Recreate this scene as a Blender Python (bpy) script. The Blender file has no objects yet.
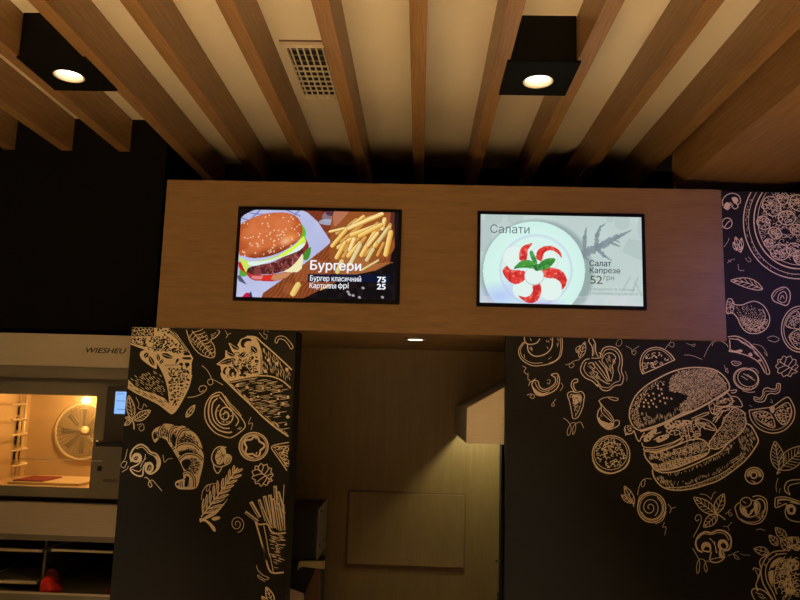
import bpy, bmesh, math, random
import numpy as np
from mathutils import Vector, Matrix
from mathutils.geometry import delaunay_2d_cdt

C = bpy.context.scene.collection
PI = math.pi
R = math.radians

# ------------------------------------------------------------------ camera
EYE = Vector((0.0, 0.0, 1.6))
FPX = 694.59
PITCH, YAW, ROLL = R(8.0661), R(-1.7611), R(1.5844)
FW = Vector((math.sin(YAW)*math.cos(PITCH), math.cos(YAW)*math.cos(PITCH), math.sin(PITCH)))
_r0 = FW.cross(Vector((0, 0, 1))).normalized()
_u0 = _r0.cross(FW)
RT = math.cos(ROLL)*_r0 + math.sin(ROLL)*_u0
UP = -math.sin(ROLL)*_r0 + math.cos(ROLL)*_u0

def ray(px, py):
    return FW + RT*((px-400)/FPX) + UP*((300-py)/FPX)

def at(px, py, Y):                      # the point of the plane y = Y (parallel to the menu wall) seen at a photo pixel
    d = ray(px, py)
    return EYE + d*(Y/d.y)

def atz(px, py, z):                     # the point of the horizontal plane z seen at a photo pixel
    d = ray(px, py)
    return EYE + d*((z-1.6)/d.z)

cd = bpy.data.cameras.new('camera')
cam = bpy.data.objects.new('camera', cd)
C.objects.link(cam)
cd.sensor_width = 36.0
cd.lens = FPX/800*36.0
cd.clip_start = 0.05
m = Matrix.Identity(4)
for i in range(3):
    m[i][0], m[i][1], m[i][2], m[i][3] = RT[i], UP[i], -FW[i], EYE[i]
cam.matrix_world = m
bpy.context.scene.camera = cam

# ------------------------------------------------------------------ materials
def srgb(r, g, b):
    f = lambda c: c/12.92 if c <= 0.04045 else ((c+0.055)/1.055)**2.4
    return (f(r/255), f(g/255), f(b/255), 1.0)

def mat(name, col, rough=0.6, metal=0.0, spec=0.5, noise=0.0, scale=8.0, stretch=(1, 1, 1), col2=None, bump=0.0):
    mt = bpy.data.materials.new(name)
    mt.use_nodes = True
    nt = mt.node_tree
    b = nt.nodes['Principled BSDF']
    b.inputs['Base Color'].default_value = (*col[:3], 1)
    b.inputs['Roughness'].default_value = rough
    b.inputs['Metallic'].default_value = metal
    b.inputs['Specular IOR Level'].default_value = spec
    if noise or col2:
        tc = nt.nodes.new('ShaderNodeTexCoord')
        mp = nt.nodes.new('ShaderNodeMapping')
        mp.inputs['Scale'].default_value = stretch
        nz = nt.nodes.new('ShaderNodeTexNoise')
        nz.inputs['Scale'].default_value = scale
        nz.inputs['Detail'].default_value = 6
        nz.inputs['Roughness'].default_value = 0.62
        rp = nt.nodes.new('ShaderNodeValToRGB')
        c2 = col2 or tuple(c*(1-noise) for c in col[:3])
        rp.color_ramp.elements[0].position = 0.33
        rp.color_ramp.elements[1].position = 0.67
        rp.color_ramp.elements[0].color = (*c2[:3], 1)
        rp.color_ramp.elements[1].color = (*col[:3], 1)
        nt.links.new(tc.outputs['Object'], mp.inputs['Vector'])
        nt.links.new(mp.outputs['Vector'], nz.inputs['Vector'])
        nt.links.new(nz.outputs['Fac'], rp.inputs['Fac'])
        nt.links.new(rp.outputs['Color'], b.inputs['Base Color'])
        if bump:
            bp = nt.nodes.new('ShaderNodeBump')
            bp.inputs['Strength'].default_value = bump
            bp.inputs['Distance'].default_value = 0.002
            nt.links.new(nz.outputs['Fac'], bp.inputs['Height'])
            nt.links.new(bp.outputs['Normal'], b.inputs['Normal'])
    return mt

def emit(name, col, strength):
    mt = bpy.data.materials.new(name)
    mt.use_nodes = True
    nt = mt.node_tree
    nt.nodes.clear()
    e = nt.nodes.new('ShaderNodeEmission')
    e.inputs['Color'].default_value = (*col[:3], 1)
    e.inputs['Strength'].default_value = strength
    o = nt.nodes.new('ShaderNodeOutputMaterial')
    nt.links.new(e.outputs[0], o.inputs['Surface'])
    return mt

def wood(name, light, dark, stretch, rough=0.42, fine=(0.78, 0.74, 0.7, 1)):
    mt = mat(name, light, rough, col2=dark, scale=3.0, stretch=stretch, bump=0.15)
    nt = mt.node_tree                    # a second, finer grain multiplied in
    b = nt.nodes['Principled BSDF']
    rp = [n for n in nt.nodes if n.type == 'VALTORGB'][0]
    mp = [n for n in nt.nodes if n.type == 'MAPPING'][0]
    n2 = nt.nodes.new('ShaderNodeTexNoise')
    n2.inputs['Scale'].default_value = 14
    n2.inputs['Detail'].default_value = 3
    r2 = nt.nodes.new('ShaderNodeValToRGB')
    r2.color_ramp.elements[0].position = 0.38
    r2.color_ramp.elements[1].position = 0.6
    r2.color_ramp.elements[0].color = fine
    r2.color_ramp.elements[1].color = (1, 1, 1, 1)
    mx = nt.nodes.new('ShaderNodeMix')
    mx.data_type = 'RGBA'
    mx.blend_type = 'MULTIPLY'
    mx.inputs[0].default_value = 1.0
    nt.links.new(mp.outputs['Vector'], n2.inputs['Vector'])
    nt.links.new(n2.outputs['Fac'], r2.inputs['Fac'])
    nt.links.new(rp.outputs['Color'], mx.inputs[6])
    nt.links.new(r2.outputs['Color'], mx.inputs[7])
    nt.links.new(mx.outputs[2], b.inputs['Base Color'])
    return mt

OAK = (0.32, 0.188, 0.080)
OAK_D = (0.25, 0.138, 0.055)
M = {
    'oak_x': wood('oak veneer grain across', OAK, OAK_D, (0.5, 6, 9)),
    'oak_f': wood('oak fascia veneer', (0.262, 0.157, 0.066), (0.222, 0.128, 0.052), (0.5, 6, 9), fine=(.86, .84, .82, 1)),
    'oak_y': wood('oak slat grain lengthwise', OAK, OAK_D, (9, 0.4, 9)),
    'oak_z': wood('oak panel grain upright', (0.20, 0.14, 0.055), (0.178, 0.12, 0.046), (9, 6, 0.5), fine=(.9, .88, .86, 1)),
    'ceiling': mat('warm white ceiling paint', (0.78, 0.72, 0.6), 0.9, noise=0.04, scale=3),
    'black': mat('matt black paint', (0.006, 0.006, 0.005), 0.85, spec=0.15, noise=0.25, scale=6),
    'blackwall': mat('dull black wall', (0.006, 0.0055, 0.005), 0.9, spec=0.12, noise=0.3, scale=4),
    'board': mat('black mural board', (0.013, 0.013, 0.011), 0.55, spec=0.22, noise=0.15, scale=5),
    'chalk': mat('cream mural paint', (0.90, 0.80, 0.62), 0.8, noise=0.1, scale=60),
    'ink': mat('black mural paint', (0.013, 0.013, 0.011), 0.6, spec=0.22),
    'boxblack': mat('black lamp housing', (0.004, 0.004, 0.004), 0.7, spec=0.12, noise=0.1, scale=20),
    'reflector': mat('cream lamp reflector', (0.85, 0.72, 0.5), 0.4),
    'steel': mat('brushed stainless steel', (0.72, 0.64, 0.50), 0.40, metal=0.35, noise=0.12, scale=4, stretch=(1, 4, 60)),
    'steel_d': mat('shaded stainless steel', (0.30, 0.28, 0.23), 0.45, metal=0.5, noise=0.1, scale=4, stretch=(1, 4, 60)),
    'oven_in': mat('oven cavity steel', (0.62, 0.50, 0.34), 0.45, metal=0.35, noise=0.1, scale=9),
    'doorgrey': mat('grey oven door glass', (0.27, 0.25, 0.20), 0.3, noise=0.08, scale=5),
    'plastic': mat('black plastic', (0.012, 0.012, 0.012), 0.45, noise=0.1, scale=30),
    'bezel': mat('black screen bezel', (0.003, 0.003, 0.004), 0.5, spec=0.15, noise=0.1, scale=30),
    'vent': mat('cream grille enamel', (0.74, 0.68, 0.55), 0.6, noise=0.05, scale=12),
    'dark': mat('dark cavity', (0.01, 0.009, 0.008), 0.9, noise=0.1, scale=12),
    'red': mat('red cloth', (0.90, 0.03, 0.02), 0.7, noise=0.35, scale=25),
    'darkred': mat('dark red cloth', (0.20, 0.02, 0.018), 0.8, noise=0.3, scale=25),
    'paper': mat('yellowed card', (0.55, 0.46, 0.22), 0.8, noise=0.15, scale=14),
    'floor': mat('beige floor tile', (0.55, 0.45, 0.32), 0.5, noise=0.15, scale=3),
    'brown': mat('brown laminate', (0.16, 0.085, 0.045), 0.6, noise=0.2, scale=6),
    'peach': mat('pale peach paper', (0.62, 0.42, 0.28), 0.8, noise=0.1, scale=9),
}

# ------------------------------------------------------------------ mesh helpers
class MB:
    def __init__(s):
        s.bm = bmesh.new()
    def box(s, x0, x1, y0, y1, z0, z1):
        vs = [s.bm.verts.new(p) for p in ((x0,y0,z0),(x1,y0,z0),(x1,y1,z0),(x0,y1,z0),(x0,y0,z1),(x1,y0,z1),(x1,y1,z1),(x0,y1,z1))]
        for f in ((0,3,2,1),(4,5,6,7),(0,1,5,4),(1,2,6,5),(2,3,7,6),(3,0,4,7)):
            s.bm.faces.new([vs[i] for i in f])
        return s
    def prism(s, pts, y0, y1):           # pts = (x, z) outline, extruded along y
        a = [s.bm.verts.new((x, y0, z)) for x, z in pts]
        b = [s.bm.verts.new((x, y1, z)) for x, z in pts]
        s.bm.faces.new(a)
        s.bm.faces.new(b[::-1])
        n = len(pts)
        for i in range(n):
            s.bm.faces.new((a[i], b[i], b[(i+1) % n], a[(i+1) % n]))
        return s
    def hexa(s, p):                      # eight corners: front four then back four
        v = [s.bm.verts.new(q) for q in p]
        for f in ((0,1,2,3),(7,6,5,4),(0,4,5,1),(1,5,6,2),(2,6,7,3),(3,7,4,0)):
            s.bm.faces.new([v[i] for i in f])
        return s
    def tube(s, pts, r, seg=8, cap=True):
        pts = [Vector(p) for p in pts]
        rings = []
        for i, p in enumerate(pts):
            t = (pts[min(i+1, len(pts)-1)]-pts[max(i-1, 0)]).normalized()
            a = t.cross(Vector((0, 0, 1)))
            if a.length < 1e-3:
                a = t.cross(Vector((0, 1, 0)))
            a.normalize()
            b = t.cross(a)
            rings.append([s.bm.verts.new(p+a*(r*math.cos(2*PI*k/seg))+b*(r*math.sin(2*PI*k/seg))) for k in range(seg)])
        for i in range(len(rings)-1):
            for k in range(seg):
                s.bm.faces.new((rings[i][k], rings[i][(k+1) % seg], rings[i+1][(k+1) % seg], rings[i+1][k]))
        if cap:
            s.bm.faces.new(rings[0][::-1])
            s.bm.faces.new(rings[-1])
        return s
    def lathe(s, c, prof, seg=32, axis='z'):   # prof = (radius, height) list round c
        rings = []
        for r, h in prof:
            if axis == 'z':
                rings.append([s.bm.verts.new((c[0]+r*math.cos(2*PI*k/seg), c[1]+r*math.sin(2*PI*k/seg), c[2]+h)) for k in range(seg)])
            else:
                rings.append([s.bm.verts.new((c[0]+r*math.cos(2*PI*k/seg), c[1]+h, c[2]+r*math.sin(2*PI*k/seg))) for k in range(seg)])
        for i in range(len(rings)-1):
            for k in range(seg):
                s.bm.faces.new((rings[i][k], rings[i][(k+1) % seg], rings[i+1][(k+1) % seg], rings[i+1][k]))
        return s
    def build(s, name, material, parent=None, bevel=0.0, smooth=False):
        bmesh.ops.remove_doubles(s.bm, verts=s.bm.verts, dist=1e-6)
        bmesh.ops.recalc_face_normals(s.bm, faces=s.bm.faces)
        me = bpy.data.meshes.new(name)
        s.bm.to_mesh(me)
        s.bm.free()
        me.materials.append(material)
        o = bpy.data.objects.new(name, me)
        C.objects.link(o)
        if parent:
            put(o, parent)
        if smooth:
            for p in me.polygons:
                p.use_smooth = True
        if bevel:
            md = o.modifiers.new('bevel', 'BEVEL')
            md.width = bevel
            md.segments = 2
            md.limit_method = 'ANGLE'
        return o

def put(o, parent):                      # geometry is written in world coordinates: keep it there
    o.parent = parent
    root = parent
    off = Vector((0, 0, 0))
    while root:
        off += root.location
        root = root.parent
    o.location = o.location - off

def tag(o, label=None, cat=None, group=None, kind=None):
    if label: o['label'] = label
    if cat: o['category'] = cat
    if group: o['group'] = group
    if kind: o['kind'] = kind
    return o

def thing(name, loc, label, cat, group=None):
    o = bpy.data.objects.new(name, None)
    o.empty_display_size = 0.1
    C.objects.link(o)
    o.location = loc
    return tag(o, label, cat, group)

def box(name, b, material, parent=None, bevel=0.0):
    return MB().box(*b).build(name, material, parent, bevel)

def text_obj(name, txt, p0, width, height, material, parent, bold=0.0, shear=0.0, spacing=1.0, depth=0.0006):
    """lettering standing on a plane that faces the viewer: lower left corner p0, fitted to width x height (height of the capitals)"""
    cu = bpy.data.curves.new(name, 'FONT')
    cu.body = txt
    cu.size = 1.0
    cu.offset = min(bold, 0)
    cu.shear = shear
    cu.space_character = spacing
    cu.resolution_u = 3
    cu.fill_mode = 'NONE'
    to = bpy.data.objects.new(name + '_tmp', cu)
    C.objects.link(to)
    bpy.context.view_layer.update()
    dg = bpy.context.evaluated_depsgraph_get()
    me = bpy.data.meshes.new_from_object(to.evaluated_get(dg))
    bpy.data.objects.remove(to)
    es = [(me.vertices[e.vertices[0]].co.xy.copy(), me.vertices[e.vertices[1]].co.xy.copy()) for e in me.edges]
    cv, _, cf, _, _, _ = delaunay_2d_cdt([v.co.xy for v in me.vertices], [tuple(e.vertices) for e in me.edges], [], 0, 1e-6)
    def within(f):                       # keep the triangles inside the letters, not those in their counters
        x = sum(cv[i].x for i in f)/3; y = sum(cv[i].y for i in f)/3
        return sum((p.y > y) != (q.y > y) and x < (q.x-p.x)*(y-p.y)/(q.y-p.y)+p.x for p, q in es) % 2 == 1
    cf = [f for f in cf if within(f)]
    me = bpy.data.meshes.new(name)
    me.from_pydata([(v.x, v.y, 0) for v in cv], [], [list(f) for f in cf])
    xs = [v.co.x for v in me.vertices]
    x0, x1 = min(xs), max(xs)
    cap = 0.70
    for v in me.vertices:
        v.co = Vector(((v.co.x-x0)/(x1-x0)*width + p0[0], p0[1], v.co.y/cap*height + p0[2]))
    if bold > 0:                         # heavier strokes: a few copies side by side
        b2 = bmesh.new()
        k_ = bold*height/cap
        for j, (dx, dz) in enumerate(((-1, 0), (1, 0), (0, .7), (0, -.7))):
            n0 = len(b2.verts)
            b2.from_mesh(me)
            b2.verts.ensure_lookup_table()
            for v in b2.verts[n0:]:
                v.co += Vector((dx*k_, -.00005*j, dz*k_))
        b2.to_mesh(me)
        b2.free()
    me.materials.clear()
    me.materials.append(material)
    me.name = name
    o = bpy.data.objects.new(name, me)
    C.objects.link(o)
    if parent:
        put(o, parent)
    return o

# ------------------------------------------------------------------ the place
E = 1.6
FY, MY, PT = 4.0, 4.03, 0.2              # fascia front, mural face, partition thickness
BY = 5.37                                # back wall of the opening
FX0, FX1, FZ0, FZ1 = -1.545, 1.7466, E+0.3747, E+1.2665
CZ, SZ, SW = E+1.8425, E+1.6128, 0.0757  # ceiling, slat undersides, slat width
WLY = 4.49                               # dull black wall over the oven
OY = 4.54                                # oven front

st = lambda o: tag(o, kind='structure')
st(box('floor', (-5, 5, -4, BY+.1, -.1, 0), M['floor']))
st(box('ceiling', (-5, 5, -4, BY+.1, CZ, CZ+.1), M['ceiling']))
wlx = at(166, 160, WLY).x
wlz = at(60, 329, WLY).z
st(box('wall_left', (-5, wlx, WLY, BY, wlz, CZ), M['blackwall']))
mlx1 = at(297, 400, MY).x - 0.004
mlx1 = (at(296.5, 335, MY).x + at(284, 590, MY).x)/2
mlx0 = (at(130.5, 335, MY).x + at(110.5, 595, MY).x)/2
mrx0 = at(505.5, 420, MY).x
st(box('wall_back', (-5, 5, BY, BY+.1, 0, CZ), M['blackwall']))
st(box('trim_1', (mlx0+.1, mrx0+.9, BY-.02, BY, 0, FZ0), M['oak_z']))
st(box('wall_right', (mrx0+.9, mrx0+1.0, MY+PT, BY, 0, FZ0), M['blackwall']))

# wooden fascia that carries the two screens
fa = box('menu_fascia', (FX0, FX1, FY, BY-.025, FZ0, FZ1), M['oak_f'], bevel=0.002)
tag(fa, 'long oak veneer fascia carrying the two menu screens above the opening', 'fascia')

# wooden soffit on the right
soz = E+1.383
sx0, sx1 = 1.6055, atz(786, 190.5, soz).x
so = box('oak_soffit', (sx0, sx1, -3.5, atz(672, 188, soz).y+.03, soz, CZ), M['oak_y'], bevel=0.002)
tag(so, 'wide boxed oak soffit running along the right side beside the last slat', 'soffit')

# slats
names = {-7: 'farthest left short oak slat, cut by the left edge of the photo',
         -6: 'short oak slat at far left, second one ending on the black wall',
         -5: 'short oak slat ending on the black wall, just left of the left lamp box',
         -4: 'oak slat along the right side of the left lamp box',
         -3: 'second oak slat to the right of the left lamp box',
         -2: 'oak slat along the left side of the ceiling vent grille',
         -1: 'oak slat crossing the right end of the ceiling vent grille',
         0: 'middle oak slat pointing straight at the gap between the two screens',
         1: 'oak slat along the left side of the right lamp box',
         2: 'oak slat along the right side of the right lamp box',
         3: 'second oak slat to the right of the right lamp box',
         4: 'last oak slat on the right, next to the boxed soffit'}
SX = {-4: -1.645, -3: -1.25, -2: -.845, -1: -.445, 0: -.0406, 1: .360, 2: .7545, 3: 1.1495, 4: 1.552}
for k in (-5, -6, -7):
    SX[k] = -1.645 + .3985*(k+4)
for k, lab in names.items():
    y1 = WLY if k < -4 else BY
    o = box('ceiling_slat', (-SW/2, SW/2, -3.5-.2, y1-.2, SZ-CZ, 0), M['oak_y'], bevel=0.0015)
    o.location = (SX[k], .2, CZ)
    tag(o, lab, 'ceiling slat', 'oak slats under the ceiling')

# lamp boxes
LAMP = emit('lamp glow', (1.0, 0.95, 0.85), 4.0)
def lamp_box(label, quad, c):
    zb = SZ-.012
    pts = [atz(x, y, zb) for x, y in quad]
    x0 = (pts[0].x+pts[3].x)/2; x1 = (pts[1].x+pts[2].x)/2
    y0 = (pts[0].y+pts[1].y)/2; y1 = (pts[2].y+pts[3].y)/2
    ctr = atz(*c, zb)
    t = thing('ceiling_lamp_box', ((x0+x1)/2, (y0+y1)/2, CZ), label, 'ceiling lamp', 'square black lamp boxes between the slats')
    kc = [SX[k] for k in SX]
    left = max([k for k in kc if k < ctr.x]); right = min([k for k in kc if k > ctr.x])
    hx0, hx1 = left+SW/2+.004, right-SW/2-.004
    hb = MB()                            # open below, so that the lamp sits inside it
    hb.box(hx0, hx1, y0+.006, y0+.016, zb+.012, CZ).box(hx0, hx1, y1-.016, y1-.006, zb+.012, CZ)
    hb.box(hx0, hx0+.01, y0+.016, y1-.016, zb+.012, CZ).box(hx1-.01, hx1, y0+.016, y1-.016, zb+.012, CZ)
    hb.build('housing', M['boxblack'], t)
    r = .072
    mb = MB()                            # plate with a round hole
    seg = 32
    sq = []
    for k in range(seg):
        a = 2*PI*k/seg
        dx, dy = math.cos(a), math.sin(a)
        s = min([abs(v) for v in ((x1-ctr.x)/dx if dx > 1e-6 else (x0-ctr.x)/dx if dx < -1e-6 else 9,
                                  (y1-ctr.y)/dy if dy > 1e-6 else (y0-ctr.y)/dy if dy < -1e-6 else 9)])
        sq.append((ctr.x+dx*s, ctr.y+dy*s))
    ang = lambda p: math.atan2(p[1]-ctr.y, p[0]-ctr.x) % (2*PI)
    for cn in ((x0, y0), (x1, y0), (x1, y1), (x0, y1)):
        j = min(range(seg), key=lambda i: abs(ang(sq[i])-ang(cn)))
        sq[j] = cn
    lo = [mb.bm.verts.new((x, y, zb)) for x, y in sq]
    hi = [mb.bm.verts.new((x, y, zb+.012)) for x, y in sq]
    li = [mb.bm.verts.new((ctr.x+r*math.cos(2*PI*k/seg), ctr.y+r*math.sin(2*PI*k/seg), zb)) for k in range(seg)]
    for k in range(seg):
        n = (k+1) % seg
        mb.bm.faces.new((lo[k], lo[n], li[n], li[k]))
        mb.bm.faces.new((lo[k], hi[k], hi[n], lo[n]))
    mb.build('face_plate', M['boxblack'], t)
    MB().lathe(ctr, [(r+.004, -.002), (r, -.003), (r-.004, 0), (r-.007, .018), (r-.009, .034)]).build('reflector_ring', M['reflector'], t, smooth=True)
    d = MB().lathe((ctr.x, ctr.y, zb+.030), [(r-.008, 0), (r*.5, .003), (0.001, .004)]).build('lamp', LAMP, t, smooth=True)
    ld = bpy.data.lights.new('downlight', 'SPOT')
    ld.energy = 420
    ld.color = (1.0, .80, .55)
    ld.spot_size = R(46)
    ld.spot_blend = .8
    ld.shadow_soft_size = .045
    lo_ = bpy.data.objects.new('downlight', ld)
    lo_.location = (ctr.x, ctr.y, zb-.01)
    C.objects.link(lo_)
lamp_box('square black ceiling lamp box with a lit round lamp, above the black wall',
         ((16, 58), (85, 58.5), (117.5, 91.5), (55.5, 90.5)), (69, 76))
lamp_box('square black ceiling lamp box with a lit round lamp, above the salad screen',
         ((507, 62), (581, 62.5), (565.5, 95.5), (499, 95.5)), (538, 81.5))

# ceiling vent
va, vb = atz(276.5, 41, CZ), atz(303.5, 97.5, CZ)
vx0 = (va.x+vb.x)/2; vy0, vy1 = va.y, vb.y
vx1 = SX[-1]+.03
t = thing('ceiling_vent', ((vx0+vx1)/2, (vy0+vy1)/2, CZ), 'rectangular cream air vent grille in the ceiling between two slats', 'air vent')
fw = .031
mb = MB()
mb.box(vx0, vx1, vy0, vy0+fw, CZ-.022, CZ)
mb.box(vx0, vx1, vy1-fw, vy1, CZ-.022, CZ)
mb.box(vx0, vx0+fw, vy0+fw, vy1-fw, CZ-.022, CZ)
mb.box(vx1-.02, vx1, vy0+fw, vy1-fw, CZ-.022, CZ)
mb.build('frame', M['vent'], t, .002)
box('backing', (vx0+fw-.004, vx1-.018, vy0+fw-.004, vy1-fw+.004, CZ-.0022, CZ-.0006), M['dark'], t)
n = 9
for i in range(n):
    x = vx0+fw+(vx1-.02-vx0-fw)*(i+.55)/n
    box('fin', (x-.0035, x+.0035, vy0+fw, vy1-fw, CZ-.020, CZ-.010), M['vent'], t)
for j in range(10):
    y = vy0+fw+(vy1-vy0-2*fw)*(j+.6)/10
    w = .0025 if j < 3 else .005
    box('cross_blade', (vx0+fw, vx1-.02, y-w, y+w, CZ-.012, CZ-.006), M['steel_d'] if j < 3 else M['vent'], t)
box('edge_gap', (vx0, vx1, vy0-.014, vy0, CZ-.003, CZ), M['brown'], t)  # brown strip standing in for the shadow gap before the frame

# ------------------------------------------------------------------ opening: spot, hood, hatch, equipment
c = atz(415.5, 339, FZ0)
t = thing('recessed_spotlight', (c.x, c.y, FZ0), 'small lit round spotlight set into the underside of the oak fascia', 'spotlight')
MB().lathe((c.x, c.y, FZ0), [(.075, 0), (.075, -.006), (.055, -.008), (.05, -.002)]).build('trim_ring', M['steel_d'], t, smooth=True)
MB().lathe((c.x, c.y, FZ0-.004), [(.052, 0), (.03, -.002), (.001, -.003)]).build('lamp', emit('spotlight glow', (1, .84, .58), 9.0), t, smooth=True)
ld = bpy.data.lights.new('opening_spot', 'SPOT')
ld.energy = 3; ld.color = (1, .74, .42); ld.spot_size = R(95); ld.spot_blend = .9; ld.shadow_soft_size = .04
lo = bpy.data.objects.new('opening_spot', ld); lo.location = (c.x, c.y, FZ0-.02); C.objects.link(lo)

HY = 4.09                                # hood end panel
st(box('trim_2', (at(501.3, 500, 4.1).x, at(512, 500, 4.1).x, 4.1, 4.2, 0, at(500, 444, 4.1).z-.004), M['blackwall']))
p = [at(466.3, 443.5, HY), at(466.3, 408, HY), at(503.2, 387.5, HY)]
hx0, hz0, hz1 = p[0].x, p[0].z, p[1].z
slope = (p[2].z-p[1].z)/(p[2].x-p[1].x)
hx1 = hx0+.62
hz2 = hz1+slope*(hx1-hx0)
HB = BY-.02
t = thing('range_hood', (hx0+.3, HB, hz0), 'stainless steel extractor hood with a sloping top, beside the black mural wall', 'extractor hood')
MB().prism([(hx0, hz0), (hx1, hz0), (hx1, hz2), (hx0, hz1)], HY, HY+.012).build('end_panel', M['steel'], t, .003)
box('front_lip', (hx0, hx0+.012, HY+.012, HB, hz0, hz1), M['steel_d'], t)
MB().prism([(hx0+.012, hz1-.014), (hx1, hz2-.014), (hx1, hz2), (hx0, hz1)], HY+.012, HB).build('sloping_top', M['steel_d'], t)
box('lamp_tube', (hx0+.20, hx0+.24, 4.55, 5.0, hz0+.10, hz0+.13), emit('hood tube glow', (1, .95, .66), 3.0), t)
MB().prism([(hx0+.012, hz0), (hx0+.035, hz0), (hx0+.035, hz0+.02), (hx0+.012, hz0+.02)], HY+.012, HB).build('drip_rim', M['steel_d'], t)
ld = bpy.data.lights.new('hood_lamp', 'POINT')
ld.energy = 17; ld.color = (1, .93, .55); ld.shadow_soft_size = .03
lo = bpy.data.objects.new('hood_lamp', ld)
lo.location = (hx0+.15, 4.9, hz0+.14); C.objects.link(lo)

# access hatch
a, b = at(349.5, 491.5, BY-.02), at(463.5, 567, BY-.02)
t = thing('access_hatch', ((a.x+b.x)/2, BY-.02, b.z), 'flush rectangular wooden access hatch low on the back wall of the opening', 'hatch')
box('shadow_gap', (a.x-.012, b.x+.012, BY-.028, BY-.0202, b.z-.035, a.z+.012), M['brown'], t)
box('hatch_panel', (a.x, b.x, BY-.045, BY-.028, b.z, a.z), M['oak_z'], t, .002)

# steel box at the left of the opening
DY = 4.75
a, b = at(270, 507.5, DY), at(316.5, 561, DY)
t = thing('wall_dispenser', ((a.x+b.x)/2, DY, b.z), 'black box with a steel edge strip beside the left mural panel', 'dispenser')
box('body', (a.x, b.x-.003, DY, DY+.45, b.z, a.z), M['plastic'], t, .012)
e = box('steel_flange', (b.x-.003, b.x+.002, DY-.004, DY+.46, b.z, a.z), M['steel_d'], t, .001)
for fx, fy in ((.10, -.03), (.08, -.25), (.30, -.25)):
    box('screw', (b.x+.002, b.x+.006, DY+fx-.014, DY+fx+.014, a.z+fy-.007, a.z+fy+.007), M['dark'], t, .002)
a2, b2 = at(300, 559.5, DY), at(325, 568, DY)
MB().prism([(a2.x-.012, b2.z-.012), (a2.x+.02, b2.z+.01), (b2.x, b2.z), (b2.x-.002, a2.z), (a2.x, a2.z-.008)], DY-.03, DY-.006).build('card_lip', M['paper'], t)
tag(t.children[-1], 'yellowed lip under the black box')
t2 = thing('equipment_stand', ((a.x+b.x)/2, DY+.2, 0), 'dark stand below the black box at the left of the opening', 'stand')
box('stand_column', (a.x, at(318, 580, DY).x, DY+.03, DY+.35, 0, b.z-.04), M['plastic'], t2)
q = [at(302, 601, DY), at(320, 601, DY), at(320, 568, DY), at(316, 568, DY)]
MB().prism([(v.x, v.z) for v in q], DY-.005, DY+.028).build('brown_side', M['brown'], t2)
q = [at(285, 612, DY-.2), at(300, 612, DY-.2), at(300, 600, DY-.2), at(285, 594.5, DY-.2)]
o = MB().prism([(v.x, v.z) for v in q], DY-.25, DY-.05).build('paper_packet', M['peach'])
tag(o, 'pale peach packet corner at the bottom of the opening beside the mural', 'packet')
led = box('steel_ledge', (a.x, at(322, 600, DY).x, DY-.3, DY, q[1].z-.034, q[1].z-.002), M['steel_d'])
tag(led, 'dark steel ledge below the black box at the bottom left of the opening', 'ledge')

# cable at right of the opening
t = MB().tube([at(495.5, 560.5, 4.15), at(498.5, 561, 4.15), at(501.5, 563.5, 4.15), at(504, 567, 4.15), at(507, 572, 4.15)], .008).build('black_cable', M['plastic'], smooth=True)
tag(t, 'short black cable end poking out beside the right mural wall', 'cable')
pts = []
for i in range(20):
    an = PI*.4+i/19*PI*1.4
    pts.append(at(502.5+4*math.cos(an), 597-6.5*math.sin(an), 4.15))
t = MB().tube(pts, .01).build('cable_loop', M['plastic'], smooth=True)
tag(t, 'black cable loop at the bottom corner of the opening', 'cable')

# ------------------------------------------------------------------ oven
def oz(y, Y=OY, x=62): return at(x, y, Y).z
def ox(x, Y=OY, y=440): return at(x, y, Y).x
x0, x1 = ox(-30), ox(140)
oven = thing('convection_oven', ((x0+x1)/2, OY+.3, oz(503)), 'stainless convection oven with a lit glass door under the black wall', 'oven')
OB = BY-.02
# canopy
zt, z1, z2, z3 = oz(335), oz(367), oz(378), oz(383)
hd = MB().prism([(x0, z1), (x1, z1), (x1, zt), (x0, zt)], OY-.10, OB).build('canopy', M['steel'], oven, .008)
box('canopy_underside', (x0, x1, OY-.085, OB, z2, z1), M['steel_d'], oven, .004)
p0 = at(86, 352.5, OY-.101); p1 = at(126, 353.5, OY-.101)
text_obj('lettering', 'WIESHEU', (p0.x, OY-.1015, p0.z), p1.x-p0.x, .032, M['plastic'], hd, .03, .25)
# body shell round the cavity
cx0, cx1 = ox(-26), at(98, 397, OY).x
cz0, cz1 = oz(489), oz(393)
ZB = oz(497)
shell = MB()
shell.box(x0, cx0, OY+.04, OB, ZB, z2)
shell.box(cx1, x1, OY+.04, OB, ZB, z2)
shell.box(cx0, cx1, OY+.04, OB, ZB, cz0)
shell.box(cx0, cx1, OY+.04, OB, cz1, z2)
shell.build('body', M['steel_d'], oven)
CB = OY+.62
cav = MB()
cav.box(cx0, cx1, CB, CB+.02, cz0, cz1)
cav.box(cx0, cx0+.004, OY+.05, CB, cz0, cz1)
cav.box(cx1-.004, cx1, OY+.05, CB, cz0, cz1)
cav.box(cx0, cx1, OY+.05, CB, cz0, cz0+.004)
cav.box(cx0, cx1, OY+.05, CB, cz1-.004, cz1)
cav.build('cavity', M['oven_in'], oven)
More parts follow.
